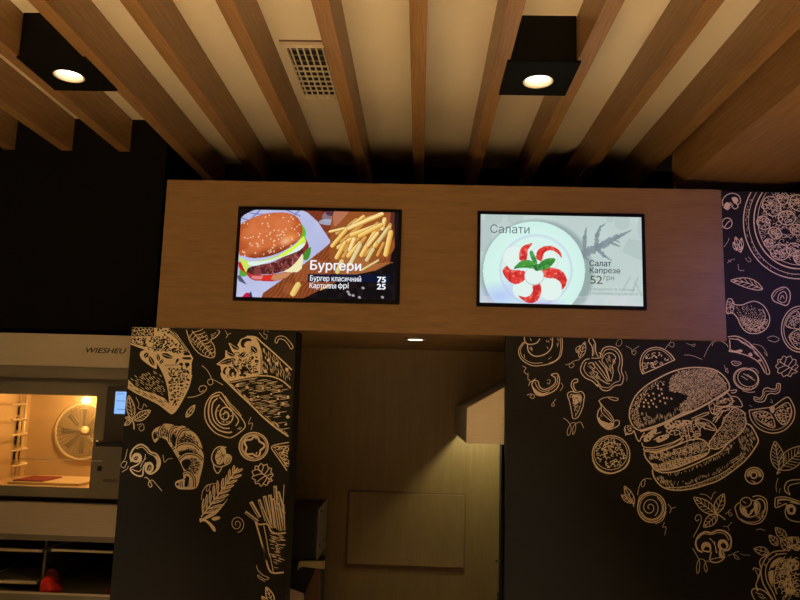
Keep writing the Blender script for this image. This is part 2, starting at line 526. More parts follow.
# fan guard on the cavity back
FYB = CB-.03
fc = at(82, 431.5, FYB)
fr = (at(75, 403.5, FYB)-at(75, 459.5, FYB)).length/2
fan = MB().lathe((fc.x, FYB, fc.z), [(fr-.012, 0), (fr, -.006), (fr+.006, 0), (fr, .03)], 40, 'y').build('fan_guard', M['steel'], oven, smooth=True)
g = MB()
for i in range(1, 15):
    rr = fr*i/15
    g.lathe((fc.x, FYB+.004, fc.z), [(rr-.0022, 0), (rr, -.003), (rr+.0022, 0)], 36, 'y')
for i in range(36):
    an = 2*PI*i/36
    g.tube([(fc.x+.02*math.cos(an), FYB, fc.z+.02*math.sin(an)), (fc.x+fr*math.cos(an), FYB, fc.z+fr*math.sin(an))], .0022, 4)
g.build('guard_wires', M['steel_d'], fan)
MB().lathe((fc.x+.025, FYB-.012, fc.z+.01), [(.001, -.01), (.02, -.01), (.03, 0), (.03, .02)], 20, 'y').build('hub', M['steel'], fan, smooth=True)
g = MB()
for i in range(8):
    an = 2*PI*i/8
    ca, sa = math.cos(an), math.sin(an)
    v = [(fc.x+ca*r_-sa*w_, FYB+.012+d_, fc.z+sa*r_+ca*w_) for r_, w_, d_ in ((.04, -.01, 0), (fr*.8, -.02, 0), (fr*.8, .02, .012), (.04, .01, .012))]
    f = g.bm.faces.new([g.bm.verts.new(q) for q in v])
g.build('fan_blades', M['steel_d'], fan)
# lamp in the cavity
lc = at(85, 400.5, CB-.03)
MB().lathe((lc.x, CB-.02, lc.z), [(.001, -.03), (.022, -.02), (.026, 0), (.026, .02)], 20, 'y').build('oven_lamp', emit('oven lamp glow', (1, .72, .32), 14), oven, smooth=True)
ld = bpy.data.lights.new('oven_light', 'POINT')
ld.energy = 9; ld.color = (1, .60, .22); ld.shadow_soft_size = .05
lo = bpy.data.objects.new('oven_light', ld); lo.location = ((cx0+cx1)/2+.1, OY+.34, cz1-.07); C.objects.link(lo)
# tray rack at the left of the cavity
RY = OY+.45
rk = MB()
for px in (23, 27, -4):
    a = at(px, 396, RY); b = at(px-3, 480, RY)
    rk.tube([(a.x, RY, cz1-.01), (a.x, RY, cz0+.02)], .010, 8)
for i in range(6):
    y = 404+i*15
    a = at(-24, y-3, RY); b = at(27, y, RY)
    zz = b.z
    rk.tube([(cx0+.006, RY, zz), (b.x, RY, zz)], .011, 8)
    rk.tube([(b.x, RY, zz), (b.x+.004, RY-.2, zz)], .005, 8)
rk.build('tray_rack', M['steel'], oven, smooth=True)
for i in range(4):
    y = 404+i*15
    a = at(10, y+2, RY+.02); b = at(19, y+11, RY+.02)
    box('rack_bracket', (a.x, b.x, RY+.012, RY+.06, b.z, a.z), M['plastic'], oven, .006)
# tray with reddish liner on the cavity floor
a, b = at(15, 470, OY+.2), at(85, 482, OY+.2)
tr = MB().box(a.x, b.x, OY+.12, OY+.5, cz0+.006, cz0+.022).build('drip_tray', M['steel'], oven, .004)
box('red_liner', (at(18, 475, OY+.2).x, at(48, 475, OY+.2).x, OY+.14, OY+.4, cz0+.022, cz0+.03), M['darkred'], tr, .003)
# door: grey frame, glass, handle, display
DZ0, DZ1 = oz(497.5), oz(382)
gx1 = at(97, 397, OY).x
gz1 = at(50, 395, OY).z; gz0 = at(50, 487, OY).z
door = MB()
door.box(x0, gx1, OY, OY+.035, gz1, DZ1)
door.box(x0, gx1, OY, OY+.035, DZ0, gz0)
door.box(gx1, x1, OY, OY+.035, DZ0, DZ1)
door.box(x0, cx0, OY, OY+.035, gz0, gz1)
door = door.build('door', M['doorgrey'], oven)
GL = bpy.data.materials.new('oven window glass'); GL.use_nodes = True
nt = GL.node_tree; nt.nodes.clear()
o_ = nt.nodes.new('ShaderNodeOutputMaterial'); mx = nt.nodes.new('ShaderNodeMixShader')
tr_ = nt.nodes.new('ShaderNodeBsdfTransparent'); tr_.inputs[0].default_value = (1, .93, .8, 1)
gl_ = nt.nodes.new('ShaderNodeBsdfGlossy'); gl_.inputs['Roughness'].default_value = .06
mx.inputs[0].default_value = .06
nt.links.new(tr_.outputs[0], mx.inputs[1]); nt.links.new(gl_.outputs[0], mx.inputs[2]); nt.links.new(mx.outputs[0], o_.inputs[0])
box('window_glass', (cx0, gx1, OY+.014, OY+.020, gz0, gz1), GL, door)
a, b = at(20, 459.8, OY-.004), at(102, 461.5, OY-.004)
box('bright_trim_strip', (a.x, b.x, OY-.004, OY+.001, b.z, b.z+.006), M['steel'], door)
a, b = at(103, 484, OY), at(118, 478, OY)
text_obj('lettering', 'WIESHEU', (a.x, OY-.0015, at(103, 482, OY).z), b.x-a.x, .02, M['plastic'], door, .012, .15)
a, b = at(98, 466, OY), at(101.5, 471, OY)
box('door_clip', (a.x, b.x, OY-.006, OY+.002, b.z, a.z), M['plastic'], door)
# control strip above the handle
a, b = at(108.5, 386, OY), at(140, 442, OY)
cp = box('control_panel', (a.x, x1, OY-.012, OY+.001, b.z, a.z), mat('dark control glass', (.085, .08, .068), .3, noise=.1, scale=12), oven, .002)
a, b = at(116, 391.5, OY-.013), at(127.5, 414, OY-.013)
dsp = box('display', (a.x, b.x+.004, OY-.0165, OY-.0125, b.z, a.z), emit('display blue', srgb(150, 195, 255)[:3], .95), cp)
for i in range(3):
    yy = (393.5, 398+2.5, 409)[i]
    q = at(117, yy, OY-.017); r_ = at(124+i, yy, OY-.017)
    box('display_line', (q.x, r_.x, OY-.0172, OY-.0166, q.z-.004, q.z), emit('display line', srgb(95, 130, 190)[:3], .8), dsp)
a, b = at(97, 441, OY-.05), at(126, 447, OY-.05)
hb = MB().tube([(a.x, OY-.05, (a.z+b.z)/2), (b.x+.01, OY-.05, (a.z+b.z)/2+.002)], .019, 14).build('handle', M['plastic'], door, smooth=True)
box('handle_mount', (b.x-.03, b.x, OY-.05, OY-.010, b.z+.01, a.z-.01), M['plastic'], hb)
box('seal_gap', (x0, x1, OY+.03, OB, oz(503), DZ0), M['dark'], oven)

# ------------------------------------------------------------------ steel stand below the oven
SB = OY-.02
s0, s1 = oz(503), oz(535)
stand = thing('oven_stand', ((x0+x1)/2, OY+.3, 0), 'stainless steel stand with open shelves below the oven', 'oven stand')
box('front_panel', (x0, x1, SB, OB, s1, s0), M['steel'], stand, .006)
box('lower_trim', (x0, x1, SB+.015, OB, oz(541), s1), M['steel_d'], stand)
bz = oz(594)
box('shelf_board', (x0, x1, SB+.02, OB, bz-.06, bz), M['steel_d'], stand)
box('shelf_edge', (x0, at(110, 593, SB).x, SB+.008, SB+.02, bz-.004, bz+.008), M['steel'], stand)
dv = at(44, 565, SB+.17).x
box('divider', (dv-.008, dv+.008, SB+.17, OB, bz, oz(541)), M['steel_d'], stand)
box('back_panel', (x0, x1, OB-.03, OB, bz, oz(541)), M['dark'], stand)
box('side_panel', (x0-.02, x0, SB+.02, OB, 0, oz(541)), M['steel_d'], stand)
box('side_panel', (x1, x1+.02, SB+.02, OB, 0, oz(541)), M['steel_d'], stand)
def tray(xa, xb, yt, yb, lab, depth=.5):
    a = at(xa, yt, SB+.05); b = at(xb, yb, SB+.05)
    t = thing('baking_tray', ((a.x+b.x)/2, SB+.3, b.z), lab, 'baking tray', 'trays on the shelves below the oven')
    box('rim', (a.x, b.x, SB+.05, SB+.062, b.z, a.z), M['steel'], t, .002)
    box('pan', (a.x+.006, b.x-.006, SB+.062, SB+.05+depth, b.z, b.z+.006), M['steel_d'], t)
    for xx in (a.x, b.x-.008):
        box('side_rim', (xx, xx+.008, SB+.062, SB+.05+depth, b.z, a.z), M['steel_d'], t)
tray(-20, 42, 547.5, 552.5, 'steel baking tray in the left bay below the oven, upper one')
tray(-20, 36, 579.5, 584.5, 'steel baking tray in the left bay below the oven, lower one')
tray(51, 112.5, 549, 553.5, 'steel baking tray in the right bay below the oven')
# red mitt
def blob(name, prof, y0, y1, material, parent=None):
    b_ = MB()
    lays = [(y0, .55), (y0+(y1-y0)*.2, .9), ((y0+y1)/2, 1), (y1-(y1-y0)*.2, .9), (y1, .5)]
    cx = sum(p.x for p in prof)/len(prof); cz = min(p.z for p in prof)
    rings = []
    for yy, s in lays:
        rings.append([b_.bm.verts.new((cx+(p.x-cx)*s, yy, cz+(p.z-cz)*(.3+.7*s))) for p in prof])
    n_ = len(prof)
    for i in range(4):
        for k in range(n_):
            b_.bm.faces.new((rings[i][k], rings[i][(k+1) % n_], rings[i+1][(k+1) % n_], rings[i+1][k]))
    b_.bm.faces.new(rings[0]); b_.bm.faces.new(rings[-1][::-1])
    o = b_.build(name, material, parent, smooth=True)
    md = o.modifiers.new('soft', 'SUBSURF'); md.levels = 2; md.render_levels = 2
    return o
mt = thing('oven_mitt', (at(50, 590, SB+.08).x, SB+.1, bz), 'bright red oven mitt lying on the shelf beside the divider', 'oven mitt')
pr = [at(x, y, SB+.08) for x, y in ((38, 593), (41, 582), (44, 576), (50, 574.5), (55, 577), (57, 584), (62, 587), (64, 590), (59, 593))]
blob('mitt_palm', pr, SB+.03, SB+.12, M['red'], mt)
pr = [at(x, y, SB+.15) for x, y in ((44, 592), (44, 573), (49, 567.5), (56, 567.5), (61, 573), (62, 592))]
o = blob('mitt_cuff', pr, SB+.12, SB+.165, M['darkred'], mt)
pr = [at(x, y, SB+.06) for x, y in ((107, 592.5), (108, 589), (110, 590), (111, 592.5))]
o = blob('cloth_tip', pr, SB+.03, SB+.08, M['red'])
tag(o, 'tiny red cloth tip at the right end of the shelf below the oven', 'cloth')

# ------------------------------------------------------------------ mural panels and their chalk drawings
ml = MB().box(mlx0, mlx1, MY, MY+PT, 0, FZ0).build('mural_panel', M['board'], bevel=.002)
tag(ml, 'narrow black wall panel with chalk drawings of a taco and a croissant, beside the oven', 'mural panel')
mrx1 = 3.3
mr_ = MB().prism([(mrx0, 0), (mrx1, 0), (mrx1, FZ1), (FX1+.001, FZ1), (FX1+.001, FZ0), (mrx0, FZ0)], MY, MY+.05).build('mural_panel', M['board'])
tag(mr_, 'wide black wall panel with a large chalk burger drawing, right of the opening', 'mural panel')

RND = random.Random(7)

def catmull(pts, closed=False, n=5):
    if len(pts) < 3:
        return pts
    P = list(pts)
    out = []
    N = len(P)
    for i in range(N if closed else N-1):
        g = (lambda k: P[k % N]) if closed else (lambda k: P[max(0, min(N-1, k))])
        a, b, c, d = g(i-1), g(i), g(i+1), g(i+2)
        for k in range(n):
            t = k/n
            out.append(tuple(.5*((2*b[j])+(-a[j]+c[j])*t+(2*a[j]-5*b[j]+4*c[j]-d[j])*t*t+(-a[j]+3*b[j]-3*c[j]+d[j])*t**3) for j in (0, 1)))
    if not closed:
        out.append(P[-1])
    return out

def inside(p, poly):
    x, y = p
    r = False
    j = len(poly)-1
    for i in range(len(poly)):
        a, b = poly[i], poly[j]
        if (a[1] > y) != (b[1] > y) and x < (b[0]-a[0])*(y-a[1])/(b[1]-a[1])+a[0]:
            r = not r
        j = i
    return r

class Art:
    """one painted drawing on a mural panel; strokes are given in the coordinates of frame T = (x0, y0, scale) of the photo"""
    def __init__(s, name, panel, T=(0, 0, 1), label=None, clip=None):
        s.name, s.panel, s.T, s.label, s.clip = name, panel, T, label, clip
        s.v, s.f, s.mi = [], [], []
        s.k = 0
        s.runs = []
    def px(s, p):
        return (s.T[0]+p[0]/s.T[2], s.T[1]+p[1]/s.T[2])
    def ok(s, q):
        return True
    def poly3(s, P, col, lay):
        """P in photo pixels"""
        b = len(s.v)
        Y = MY-.0004-.0004*lay-.000002*(s.k % 60)
        s.k += 1
        for x, y in P:
            w_ = at(x, y, MY)
            s.v.append((w_.x, Y, w_.z))
        return b
    def fill(s, pts, col=0, lay=0, smooth=True):
        P = [s.px(p) for p in (catmull(pts, True, 4) if smooth else pts)]
        b = s.poly3(P, col, lay)
        s.f.append(list(range(b, b+len(P))))
        s.mi.append(col)
        return s
    def s_(s, pts, w=.9, col=0, lay=2, closed=False, smooth=True, taper=False):
        pts = catmull(pts, closed) if smooth else list(pts)
        P = [s.px(p) for p in pts]
        w = w*.88 if col == 0 else w
        n = len(P)
        L, Rr = [], []
        for i in range(n):
            a = P[(i-1) % n] if closed else P[max(0, i-1)]
            c = P[(i+1) % n] if closed else P[min(n-1, i+1)]
            dx, dy = c[0]-a[0], c[1]-a[1]
            d = math.hypot(dx, dy) or 1
            h = w/2*(math.sin(PI*(.12+.76*i/(n-1))) if taper and n > 1 else 1)
            L.append((P[i][0]-dy/d*h, P[i][1]+dx/d*h))
            Rr.append((P[i][0]+dy/d*h, P[i][1]-dx/d*h))
        b = s.poly3(L+Rr, col, lay)
        s.runs.append((len(s.f), len(s.f)+(n if closed else n-1)))
        for i in range(n if closed else n-1):
            j = (i+1) % n
            s.f.append([b+i, b+j, b+n+j, b+n+i])
            s.mi.append(col)
        return s
    def many(s, strokes, w=.8, **k):
        for q in strokes:
            s.s_(q, w, **k)
        return s
    def hatch(s, poly, ang, gap, ln, w=.6, col=0, lay=2, dens=1.0, bend=0):
        """dashes of length ln along angle ang (degrees) filling poly"""
        ca, sa = math.cos(R(ang)), math.sin(R(ang))
        us = [x*ca+y*sa for x, y in poly]; vs_ = [-x*sa+y*ca for x, y in poly]
        v = min(vs_)+gap*.5
        while v < max(vs_):
            u = min(us)+RND.random()*ln*.6
            while u < max(us):
                l = ln*(.6+.8*RND.random())
                if RND.random() < dens:
                    vj = v+(RND.random()-.5)*gap*.4
                    P = [(uu*ca-vv*sa, uu*sa+vv*ca) for uu, vv in ((u, vj), (u+l/2, vj+bend*(RND.random()-.5)), (u+l, vj))]
                    if all(inside(p, poly) for p in P):
                        s.s_(P, w*(.7+.6*RND.random()), col, lay, smooth=bool(bend), taper=True)
                u += l+ln*.35*RND.random()+gap*.4
            v += gap
        return s
    def inpts(s, poly, n, sep=0):
        xs = [p[0] for p in poly]; ys = [p[1] for p in poly]
        got, tries = [], 0
        while len(got) < n and tries < n*40:
            tries += 1
            p = (RND.uniform(min(xs), max(xs)), RND.uniform(min(ys), max(ys)))
            if inside(p, poly) and all((p[0]-q[0])**2+(p[1]-q[1])**2 > sep*sep for q in got):
                got.append(p)
        return got
    def blots(s, poly, n, r0, r1, col=1, lay=1, sep=None, squash=.6):
        for p in s.inpts(poly, n, sep if sep is not None else (r0+r1)*.9):
            r = RND.uniform(r0, r1); a0 = RND.random()*PI
            pts = []
            for k in range(7):
                a = 2*PI*k/7
                x, y = math.cos(a)*r*RND.uniform(.7, 1.2), math.sin(a)*r*squash*RND.uniform(.6, 1.2)
                pts.append((p[0]+x*math.cos(a0)-y*math.sin(a0), p[1]+x*math.sin(a0)+y*math.cos(a0)))
            s.fill(pts, col, lay)
        return s
    def loops(s, poly, n, r0, r1, w=.6, col=0, lay=2, sep=None):
        for p in s.inpts(poly, n, sep if sep is not None else r0*1.6):
            r = RND.uniform(r0, r1); a0 = RND.random()*PI
            span = RND.uniform(1.2, 2.0)*PI
            pts = []
            for k in range(8):
                a = a0+span*k/7
                rr = r*(1-.25*k/7)*RND.uniform(.8, 1.15)
                pts.append((p[0]+rr*math.cos(a), p[1]+rr*.75*math.sin(a)))
            s.s_(pts, w, col, lay)
        return s
    def leaf(s, b, t, wd, nv=4, w=.9, fill=None, vein=.6, bend=0.0):
        dx, dy = t[0]-b[0], t[1]-b[1]
        L = math.hypot(dx, dy); ux, uy = dx/L, dy/L; nx, ny = -uy, ux
        P = lambda u, v: (b[0]+ux*L*u+nx*(v+bend*math.sin(PI*u)), b[1]+uy*L*u+ny*(v+bend*math.sin(PI*u)))
        prof = lambda u: wd/2*math.sin(PI*u**.85)**.8 if 0 < u < 1 else 0
        us = [i/8 for i in range(9)]
        out = [P(u, prof(u)) for u in us]+[P(u, -prof(u)) for u in us[-2:0:-1]]
        if fill is not None:
            s.fill(out, fill, 1)
        s.s_(out, w, closed=True)
        s.s_([P(0, 0), P(.5, 0), P(.9, 0)], w*.8)
        for i in range(nv):
            u = .15+.62*i/max(1, nv-1)
            for sg in (1, -1):
                s.s_([P(u, 0), P(min(.97, u+.16), sg*prof(min(.97, u+.16))*.82)], vein, smooth=False)
        return s
    def ring(s, c, rx, ry, w=.9, rot=0, a0=0, a1=360, **k):
        n = 28
        ca, sa = math.cos(R(rot)), math.sin(R(rot))
        pts = []
        for i in range(n+(a1-a0 < 360)):
            a = R(a0+(a1-a0)*i/n)
            x, y = rx*math.cos(a), ry*math.sin(a)
            pts.append((c[0]+x*ca-y*sa, c[1]+x*sa+y*ca))
        return s.s_(pts, w, closed=(a1-a0 >= 360), smooth=False, **k)
    def spiral(s, c, r0, r1, turns, w=.8, a0=0, squash=1.0, **k):
        n = int(18*abs(turns))
        return s.s_([(c[0]+(r0+(r1-r0)*i/n)*math.cos(R(a0)+2*PI*turns*i/n), c[1]+squash*(r0+(r1-r0)*i/n)*math.sin(R(a0)+2*PI*turns*i/n)) for i in range(n+1)], w, smooth=False, **k)
    def done(s):
        if s.name == 'squiggles':            # every squiggle is a mark of its own
            V_, F_, MI_ = s.v, s.f, s.mi
            for i0, i1 in s.runs:
                s.name = 'squiggle'
                ids = sorted({k for f in F_[i0:i1] for k in f}); mp = {k: n for n, k in enumerate(ids)}
                s.v = [V_[k] for k in ids]; s.f = [[mp[k] for k in f] for f in F_[i0:i1]]; s.mi = MI_[i0:i1]
                s.done()
            return
        me = bpy.data.meshes.new(s.name)
        me.from_pydata(s.v, [], s.f)
        me.materials.append(M['chalk']); me.materials.append(M['ink'])
        me.polygons.foreach_set('material_index', s.mi)
        me.update()
        # keep what lies on the panel
        bm = bmesh.new(); bm.from_mesh(me)
        cuts = s.clip or ((mlx0, mlx1, 0, FZ0) if s.panel is ml else (mrx0, mrx1, 0, FZ1))
        for co, no in (((cuts[0]+.002, 0, 0), (-1, 0, 0)), ((cuts[1]-.002, 0, 0), (1, 0, 0)), ((0, 0, cuts[3]-.002), (0, 0, 1))):
            bmesh.ops.bisect_plane(bm, geom=bm.verts[:]+bm.edges[:]+bm.faces[:], plane_co=co, plane_no=no, clear_outer=True)
        bmesh.ops.recalc_face_normals(bm, faces=bm.faces)
        for f in bm.faces:
            if f.normal.y > 0:
                f.normal_flip()
        bm.to_mesh(me); bm.free()
        o = bpy.data.objects.new(s.name, me)
        C.objects.link(o)
        o.parent = s.panel
        if s.label:
            o['label'] = s.label
        return o

# ---- left panel
T = (120, 325, 8.82)
a = Art('taco_drawing', ml, T)
cont = [(100,150),(105,20),(300,20),(430,20),(505,85),(560,160),(612,235),(645,290),(632,335),(630,440),(602,552),(560,640),(520,712),(470,772),(446,740),(432,640),(410,500),(340,350),(230,222)]
a.fill(cont, 0, 0, smooth=False)
a.fill([(75,480),(130,540),(210,580),(300,605),(390,645),(440,700),(465,776),(430,765),(350,703),(270,660),(150,602),(68,552)], 0, 0, smooth=False)
a.hatch([(80,470),(180,400),(330,400),(400,480),(425,640),(380,640),(250,590),(120,540)], 38, 15, 40, .75, 0, 1, dens=.7)
a.hatch([(75,490),(130,545),(300,610),(435,690),(465,770),(350,700),(150,600),(70,550)], 35, 12, 45, .7, 1, 1, dens=.55)
a.s_([(95,165),(160,190),(230,222),(320,320),(385,430),(425,560),(440,680),(463,772)], 1.6)
a.s_([(68,552),(150,602),(270,660),(350,703),(430,765),(466,778),(520,712),(600,560),(632,440)], 1.5)
a.fill([(180,240),(240,225),(310,300),(325,380),(290,375),(190,300)], 0, 0)
for b, t, w_ in (((215,290),(250,240),38),((300,360),(255,270),40),((345,320),(330,250),30),((340,215),(378,160),36),((385,225),(430,180),30),((365,255),(470,292),44),((350,345),(385,300),26)):
    dx, dy = t[0]-b[0], t[1]-b[1]; L = math.hypot(dx, dy)
    nx, ny = -dy/L*w_/2, dx/L*w_/2
    mid = (b[0]+dx*.45, b[1]+dy*.45)
    a.fill([b, (mid[0]+nx, mid[1]+ny), t, (mid[0]-nx, mid[1]-ny)], 1, 1)
    a.s_([b, t], .55, 0, 2)
a.fill([(560,250),(600,238),(618,262),(575,268)], 1, 1).fill([(555,285),(620,285),(625,305),(560,302)], 1, 1)
a.fill([(575,335),(610,335),(612,362),(580,362)], 1, 1).fill([(520,340),(552,335),(550,365)], 1, 1).fill([(500,300),(522,305),(490,345)], 1, 1)
up = [(110,110),(300,110),(430,100),(560,200),(600,240),(470,240),(300,230),(230,215),(120,150)]
a.blots(up, 48, 8, 17, sep=19)
a.blots([(430,380),(610,370),(615,440),(590,540),(500,700),(455,720),(440,600)], 44, 9, 20, sep=24)
a.blots([(330,20),(430,25),(470,70),(440,90),(340,80)], 7, 8, 18)
a.fill([(440,30),(500,90),(560,165),(600,232),(585,235),(540,175),(480,110),(430,60)], 1, 1)
a.s_([(430,40),(500,105),(560,180),(590,230)], .8).s_([(445,60),(520,150)], .6)
a.many([[(390,355),(530,352)],[(298,110),(300,240)],[(375,100),(380,160)]], .5, col=1)
a.fill([(105,22),(300,22),(300,100),(105,100)], 1, 1, smooth=False)
a.loops([(110,30),(295,30),(295,95),(110,95)], 20, 12, 24, .7)
a.loops(up, 34, 12, 24, .6, col=1)
a.loops([(430,380),(610,370),(615,440),(590,540),(500,700),(455,720),(440,600)], 22, 12, 24, .6, col=1)
a.done()

T = (110, 320, 4.21)
a = Art('broad_leaf_drawing', ml, T)
a.s_([(322,42),(335,85),(360,125),(392,150),(437,157),(440,115),(425,85),(445,72),(462,50),(452,42)], 1.0)
a.s_([(345,45),(385,95),(437,157)], .9)
for i in range(8):
    u = i/8
    x, y = 350+85*u, 52+100*u
    a.s_([(x,y),(x-12-6*(1-u),y+26-14*u),(x-8,y+30-12*u)], .8)
    a.s_([(x,y),(x+30-20*u,y-8+6*u),(x+44-36*u,y-16+10*u)], .9)
a.hatch([(330,50),(400,45),(430,90),(436,150),(395,145),(350,105)], 65, 7, 22, .6, dens=.6)
a.hatch([(415,60),(455,48),(440,72),(425,82)], -25, 5, 15, .6)
a.done()

T = (205, 325, 8.42)
a = Art('wrap_drawing', ml, T)
con = [(130,345),(95,330),(170,275),(172,212),(235,238),(196,150),(272,168),(300,120),(350,97),(420,100),(445,140),(462,200),(462,415),(300,455),(200,467),(145,432)]
a.fill(con, 0, 0, smooth=False)
for b, t, w_ in (((290,205),(215,160),44),((255,260),(180,225),40),((250,285),(115,328),40),((340,225),(290,280),34),((440,235),(385,175),44)):
    dx, dy = t[0]-b[0], t[1]-b[1]; L = math.hypot(dx, dy); nx, ny = -dy/L*w_/2, dx/L*w_/2
    mid = (b[0]+dx*.45, b[1]+dy*.45)
    a.fill([b, (mid[0]+nx, mid[1]+ny), t, (mid[0]-nx, mid[1]-ny)], 1, 1); a.s_([b, t], .6)
a.fill([(300,150),(320,118),(370,112),(395,132),(350,140),(330,170),(345,190),(310,185)], 1, 1)
a.fill([(210,440),(205,385),(240,365),(262,400),(255,440),(240,400),(225,410)], 1, 1)
a.fill([(310,430),(300,390),(320,350),(350,360),(352,385),(325,400)], 1, 1)
a.fill([(150,400),(165,360),(190,355),(170,385),(175,420)], 1, 1)
a.blots([(240,290),(440,260),(440,410),(300,430),(200,360)], 36, 8, 18, sep=20)
a.loops([(160,350),(300,200),(440,200),(440,410),(300,440),(160,430)], 30, 12, 24, .6, col=1)
a.fill([(465,250),(475,170),(520,190),(600,260),(690,340),(728,380),(722,530),(640,462),(560,430),(470,420)], 1, 1, smooth=False)
a.hatch([(470,250),(480,180),(600,265),(725,378),(722,520),(640,458),(560,428),(472,418)], 80, 11, 42, .75, dens=.75)
a.s_([(350,97),(425,102),(480,148),(560,218),(650,300),(732,378)], 1.5)
a.s_([(430,120),(462,200),(464,415)], 1.2).s_([(452,160),(478,250),(478,415)], .9)
a.s_([(145,432),(200,468),(330,445),(450,427),(560,434),(650,470),(722,532)], 1.4)
a.s_([(150,440),(210,482),(330,462),(440,445)], .8)
body = [(146,440),(210,485),(340,462),(450,445),(560,450),(650,486),(722,540),(718,930),(600,860),(440,720),(300,590)]
a.s_([(138,400),(146,440),(205,500),(300,592),(390,676),(490,775),(590,860),(702,938)], 1.7)
a.hatch(body, -8, 13, 75, .8, dens=.85)
a.hatch([(160,455),(230,500),(460,700),(700,915),(705,935),(590,860),(390,676),(205,500)], 40, 9, 50, 1.0, dens=.8)
a.blots([(210,500),(700,500),(700,880),(500,720)], 15, 9, 16, 0, 3, sep=60, squash=.9)
for q in ((535,297),(605,325),(690,375),(510,390)):
    a.fill([(q[0]-12,q[1]-10),(q[0]+10,q[1]-12),(q[0]+12,q[1]+9),(q[0]-8,q[1]+11)], 0, 3)
a.done()

T = (120, 385, 8.82)
a = Art('sprig_drawing', ml, T)
a.leaf((110,300),(78,95),70,5,1.1).leaf((130,310),(268,225),72,5,1.1).leaf((100,310),(40,355),36,2,1.0)
a.leaf((90,290),(48,290),24,2,.9)
a.s_([(108,300),(122,345),(125,390)], 1.5)
a.done()
a = Art('croissant_drawing', ml, T)
T5 = lambda x, y: ((115+x/8.42-120)*8.82, (440+y/8.42-385)*8.82)
outl = [(310,508),(288,470),(282,425),(310,385),(355,362),(390,342),(450,345),(505,365),(560,360),(610,395),(660,425),(700,480),(728,560)]+[T5(*q) for q in ((715,60),(745,120),(745,190),(720,300),(682,405),(560,415),(520,400),(505,365),(530,340),(575,325),(572,280),(580,265),(560,215),(535,165),(480,75),(440,10))]+[(450,520),(400,480),(355,465)]
a.fill(outl, 0, 0)
seg = [[(292,470),(290,425),(320,395),(345,420),(340,455),(310,485)],[(362,450),(362,400),(385,370),(440,375),(430,420),(425,480)],
       [(450,510),(448,440),(480,400),(540,385),(510,430),(495,500),(490,560)],[(510,530),(520,450),(570,410),(620,430),(680,490),(700,540),(600,520)]]
for sgm in seg:
    a.hatch(sgm, 70, 6.5, 24, .75, 1, 1, dens=1)
a.fill([(295,470),(295,435),(320,430),(330,455),(310,478)], 1, 1)
a.fill([(460,520),(455,450),(475,430),(490,470),(488,560)], 1, 1)
a.hatch([(515,525),(530,455),(570,430),(620,470),(600,515)], 60, 7, 22, .8, 1, 1)
for q in ((400,430),(330,445),(540,490),(620,480)):
    a.blots([(q[0]-30,q[1]-25),(q[0]+30,q[1]-25),(q[0]+30,q[1]+25),(q[0]-30,q[1]+25)], 9, 6, 12)
for sgm in ([(525,85),(600,60),(680,75),(715,120),(620,110),(545,130)],[(560,180),(640,145),(720,170),(730,210),(690,330),(640,270),(590,262),(570,220)],[(585,300),(620,300),(640,350),(635,395),(590,390),(575,350)]):
    P = [T5(*q) for q in sgm]
    a.hatch(P, 15, 6.5, 34, .75, 1, 1, dens=1)
    a.hatch(P, 60, 10, 26, .6, 1, 1, dens=.8)
P = [T5(*q) for q in ((560,190),(600,160),(640,180),(620,235),(590,250))]
a.fill(P, 1, 1)
a.fill([T5(*q) for q in ((540,105),(600,85),(660,92),(610,115),(550,130))], 1, 1)
a.fill([T5(*q) for q in ((600,310),(625,320),(610,390),(585,385))], 1, 1)
a.fill([T5(*q) for q in ((515,372),(528,358),(540,372),(528,388))], 1, 1)
for q in ([(355,465),(352,400),(385,350)],[(440,500),(440,430),(470,375),(505,365)],[(492,560),(505,470),(545,400),(610,390)]):
    a.s_(q, 2.9, 1, 2).s_(q, 1.2, 0, 3)
for q in ([(480,75),(560,30),(650,30),(715,80)],[(535,165),(600,115),(690,125),(742,170)],[(575,280),(620,270),(665,320),(670,400)],[(555,345),(560,400)]):
    a.s_([T5(*k) for k in q], 2.9, 1, 2).s_([T5(*k) for k in q], 1.2, 0, 3)
a.done()

T = (115, 440, 8.42)
def mushroom_cut(name, panel, P, th=0, w=1.5):
    """sliced mushroom: cap arch, two gill lobes, stalk; P maps unit drawing space to the photo"""
    a = Art(name, panel, P)
    return a
a = Art('mushroom_drawing', ml, T)
a.s_([(140,185),(130,130),(160,70),(215,38),(265,60),(300,100),(350,120),(380,175),(370,230),(335,268),(300,285),(268,270),(255,245)], 1.9)
a.s_([(180,72),(225,60),(255,78),(285,112),(330,135),(355,180),(350,225)], 1.0)
a.fill([(335,130),(378,165),(370,235),(335,268),(355,215),(350,170)], 0, 1)
a.fill([(140,150),(165,112),(205,112),(226,140),(220,170),(185,190),(150,180)], 0, 1)
a.fill([(155,160),(172,140),(195,142),(190,165),(170,172)], 1, 2).s_([(160,165),(185,150),(192,172)], .7, 0, 3)
a.fill([(250,250),(262,195),(300,185),(325,215),(320,255),(290,278)], 0, 1)
a.fill([(270,255),(282,212),(305,215),(305,250)], 1, 2).s_([(280,255),(295,225),(300,250)], .7, 0, 3)
a.s_([(225,165),(195,205),(130,240),(160,285),(210,305),(235,290),(240,230),(262,190)], 1.5)
a.s_([(215,228),(235,185),(262,150)], .8).s_([(250,165),(258,120)], .8).s_([(140,245),(200,265),(225,240)], 1.0)
a.done()

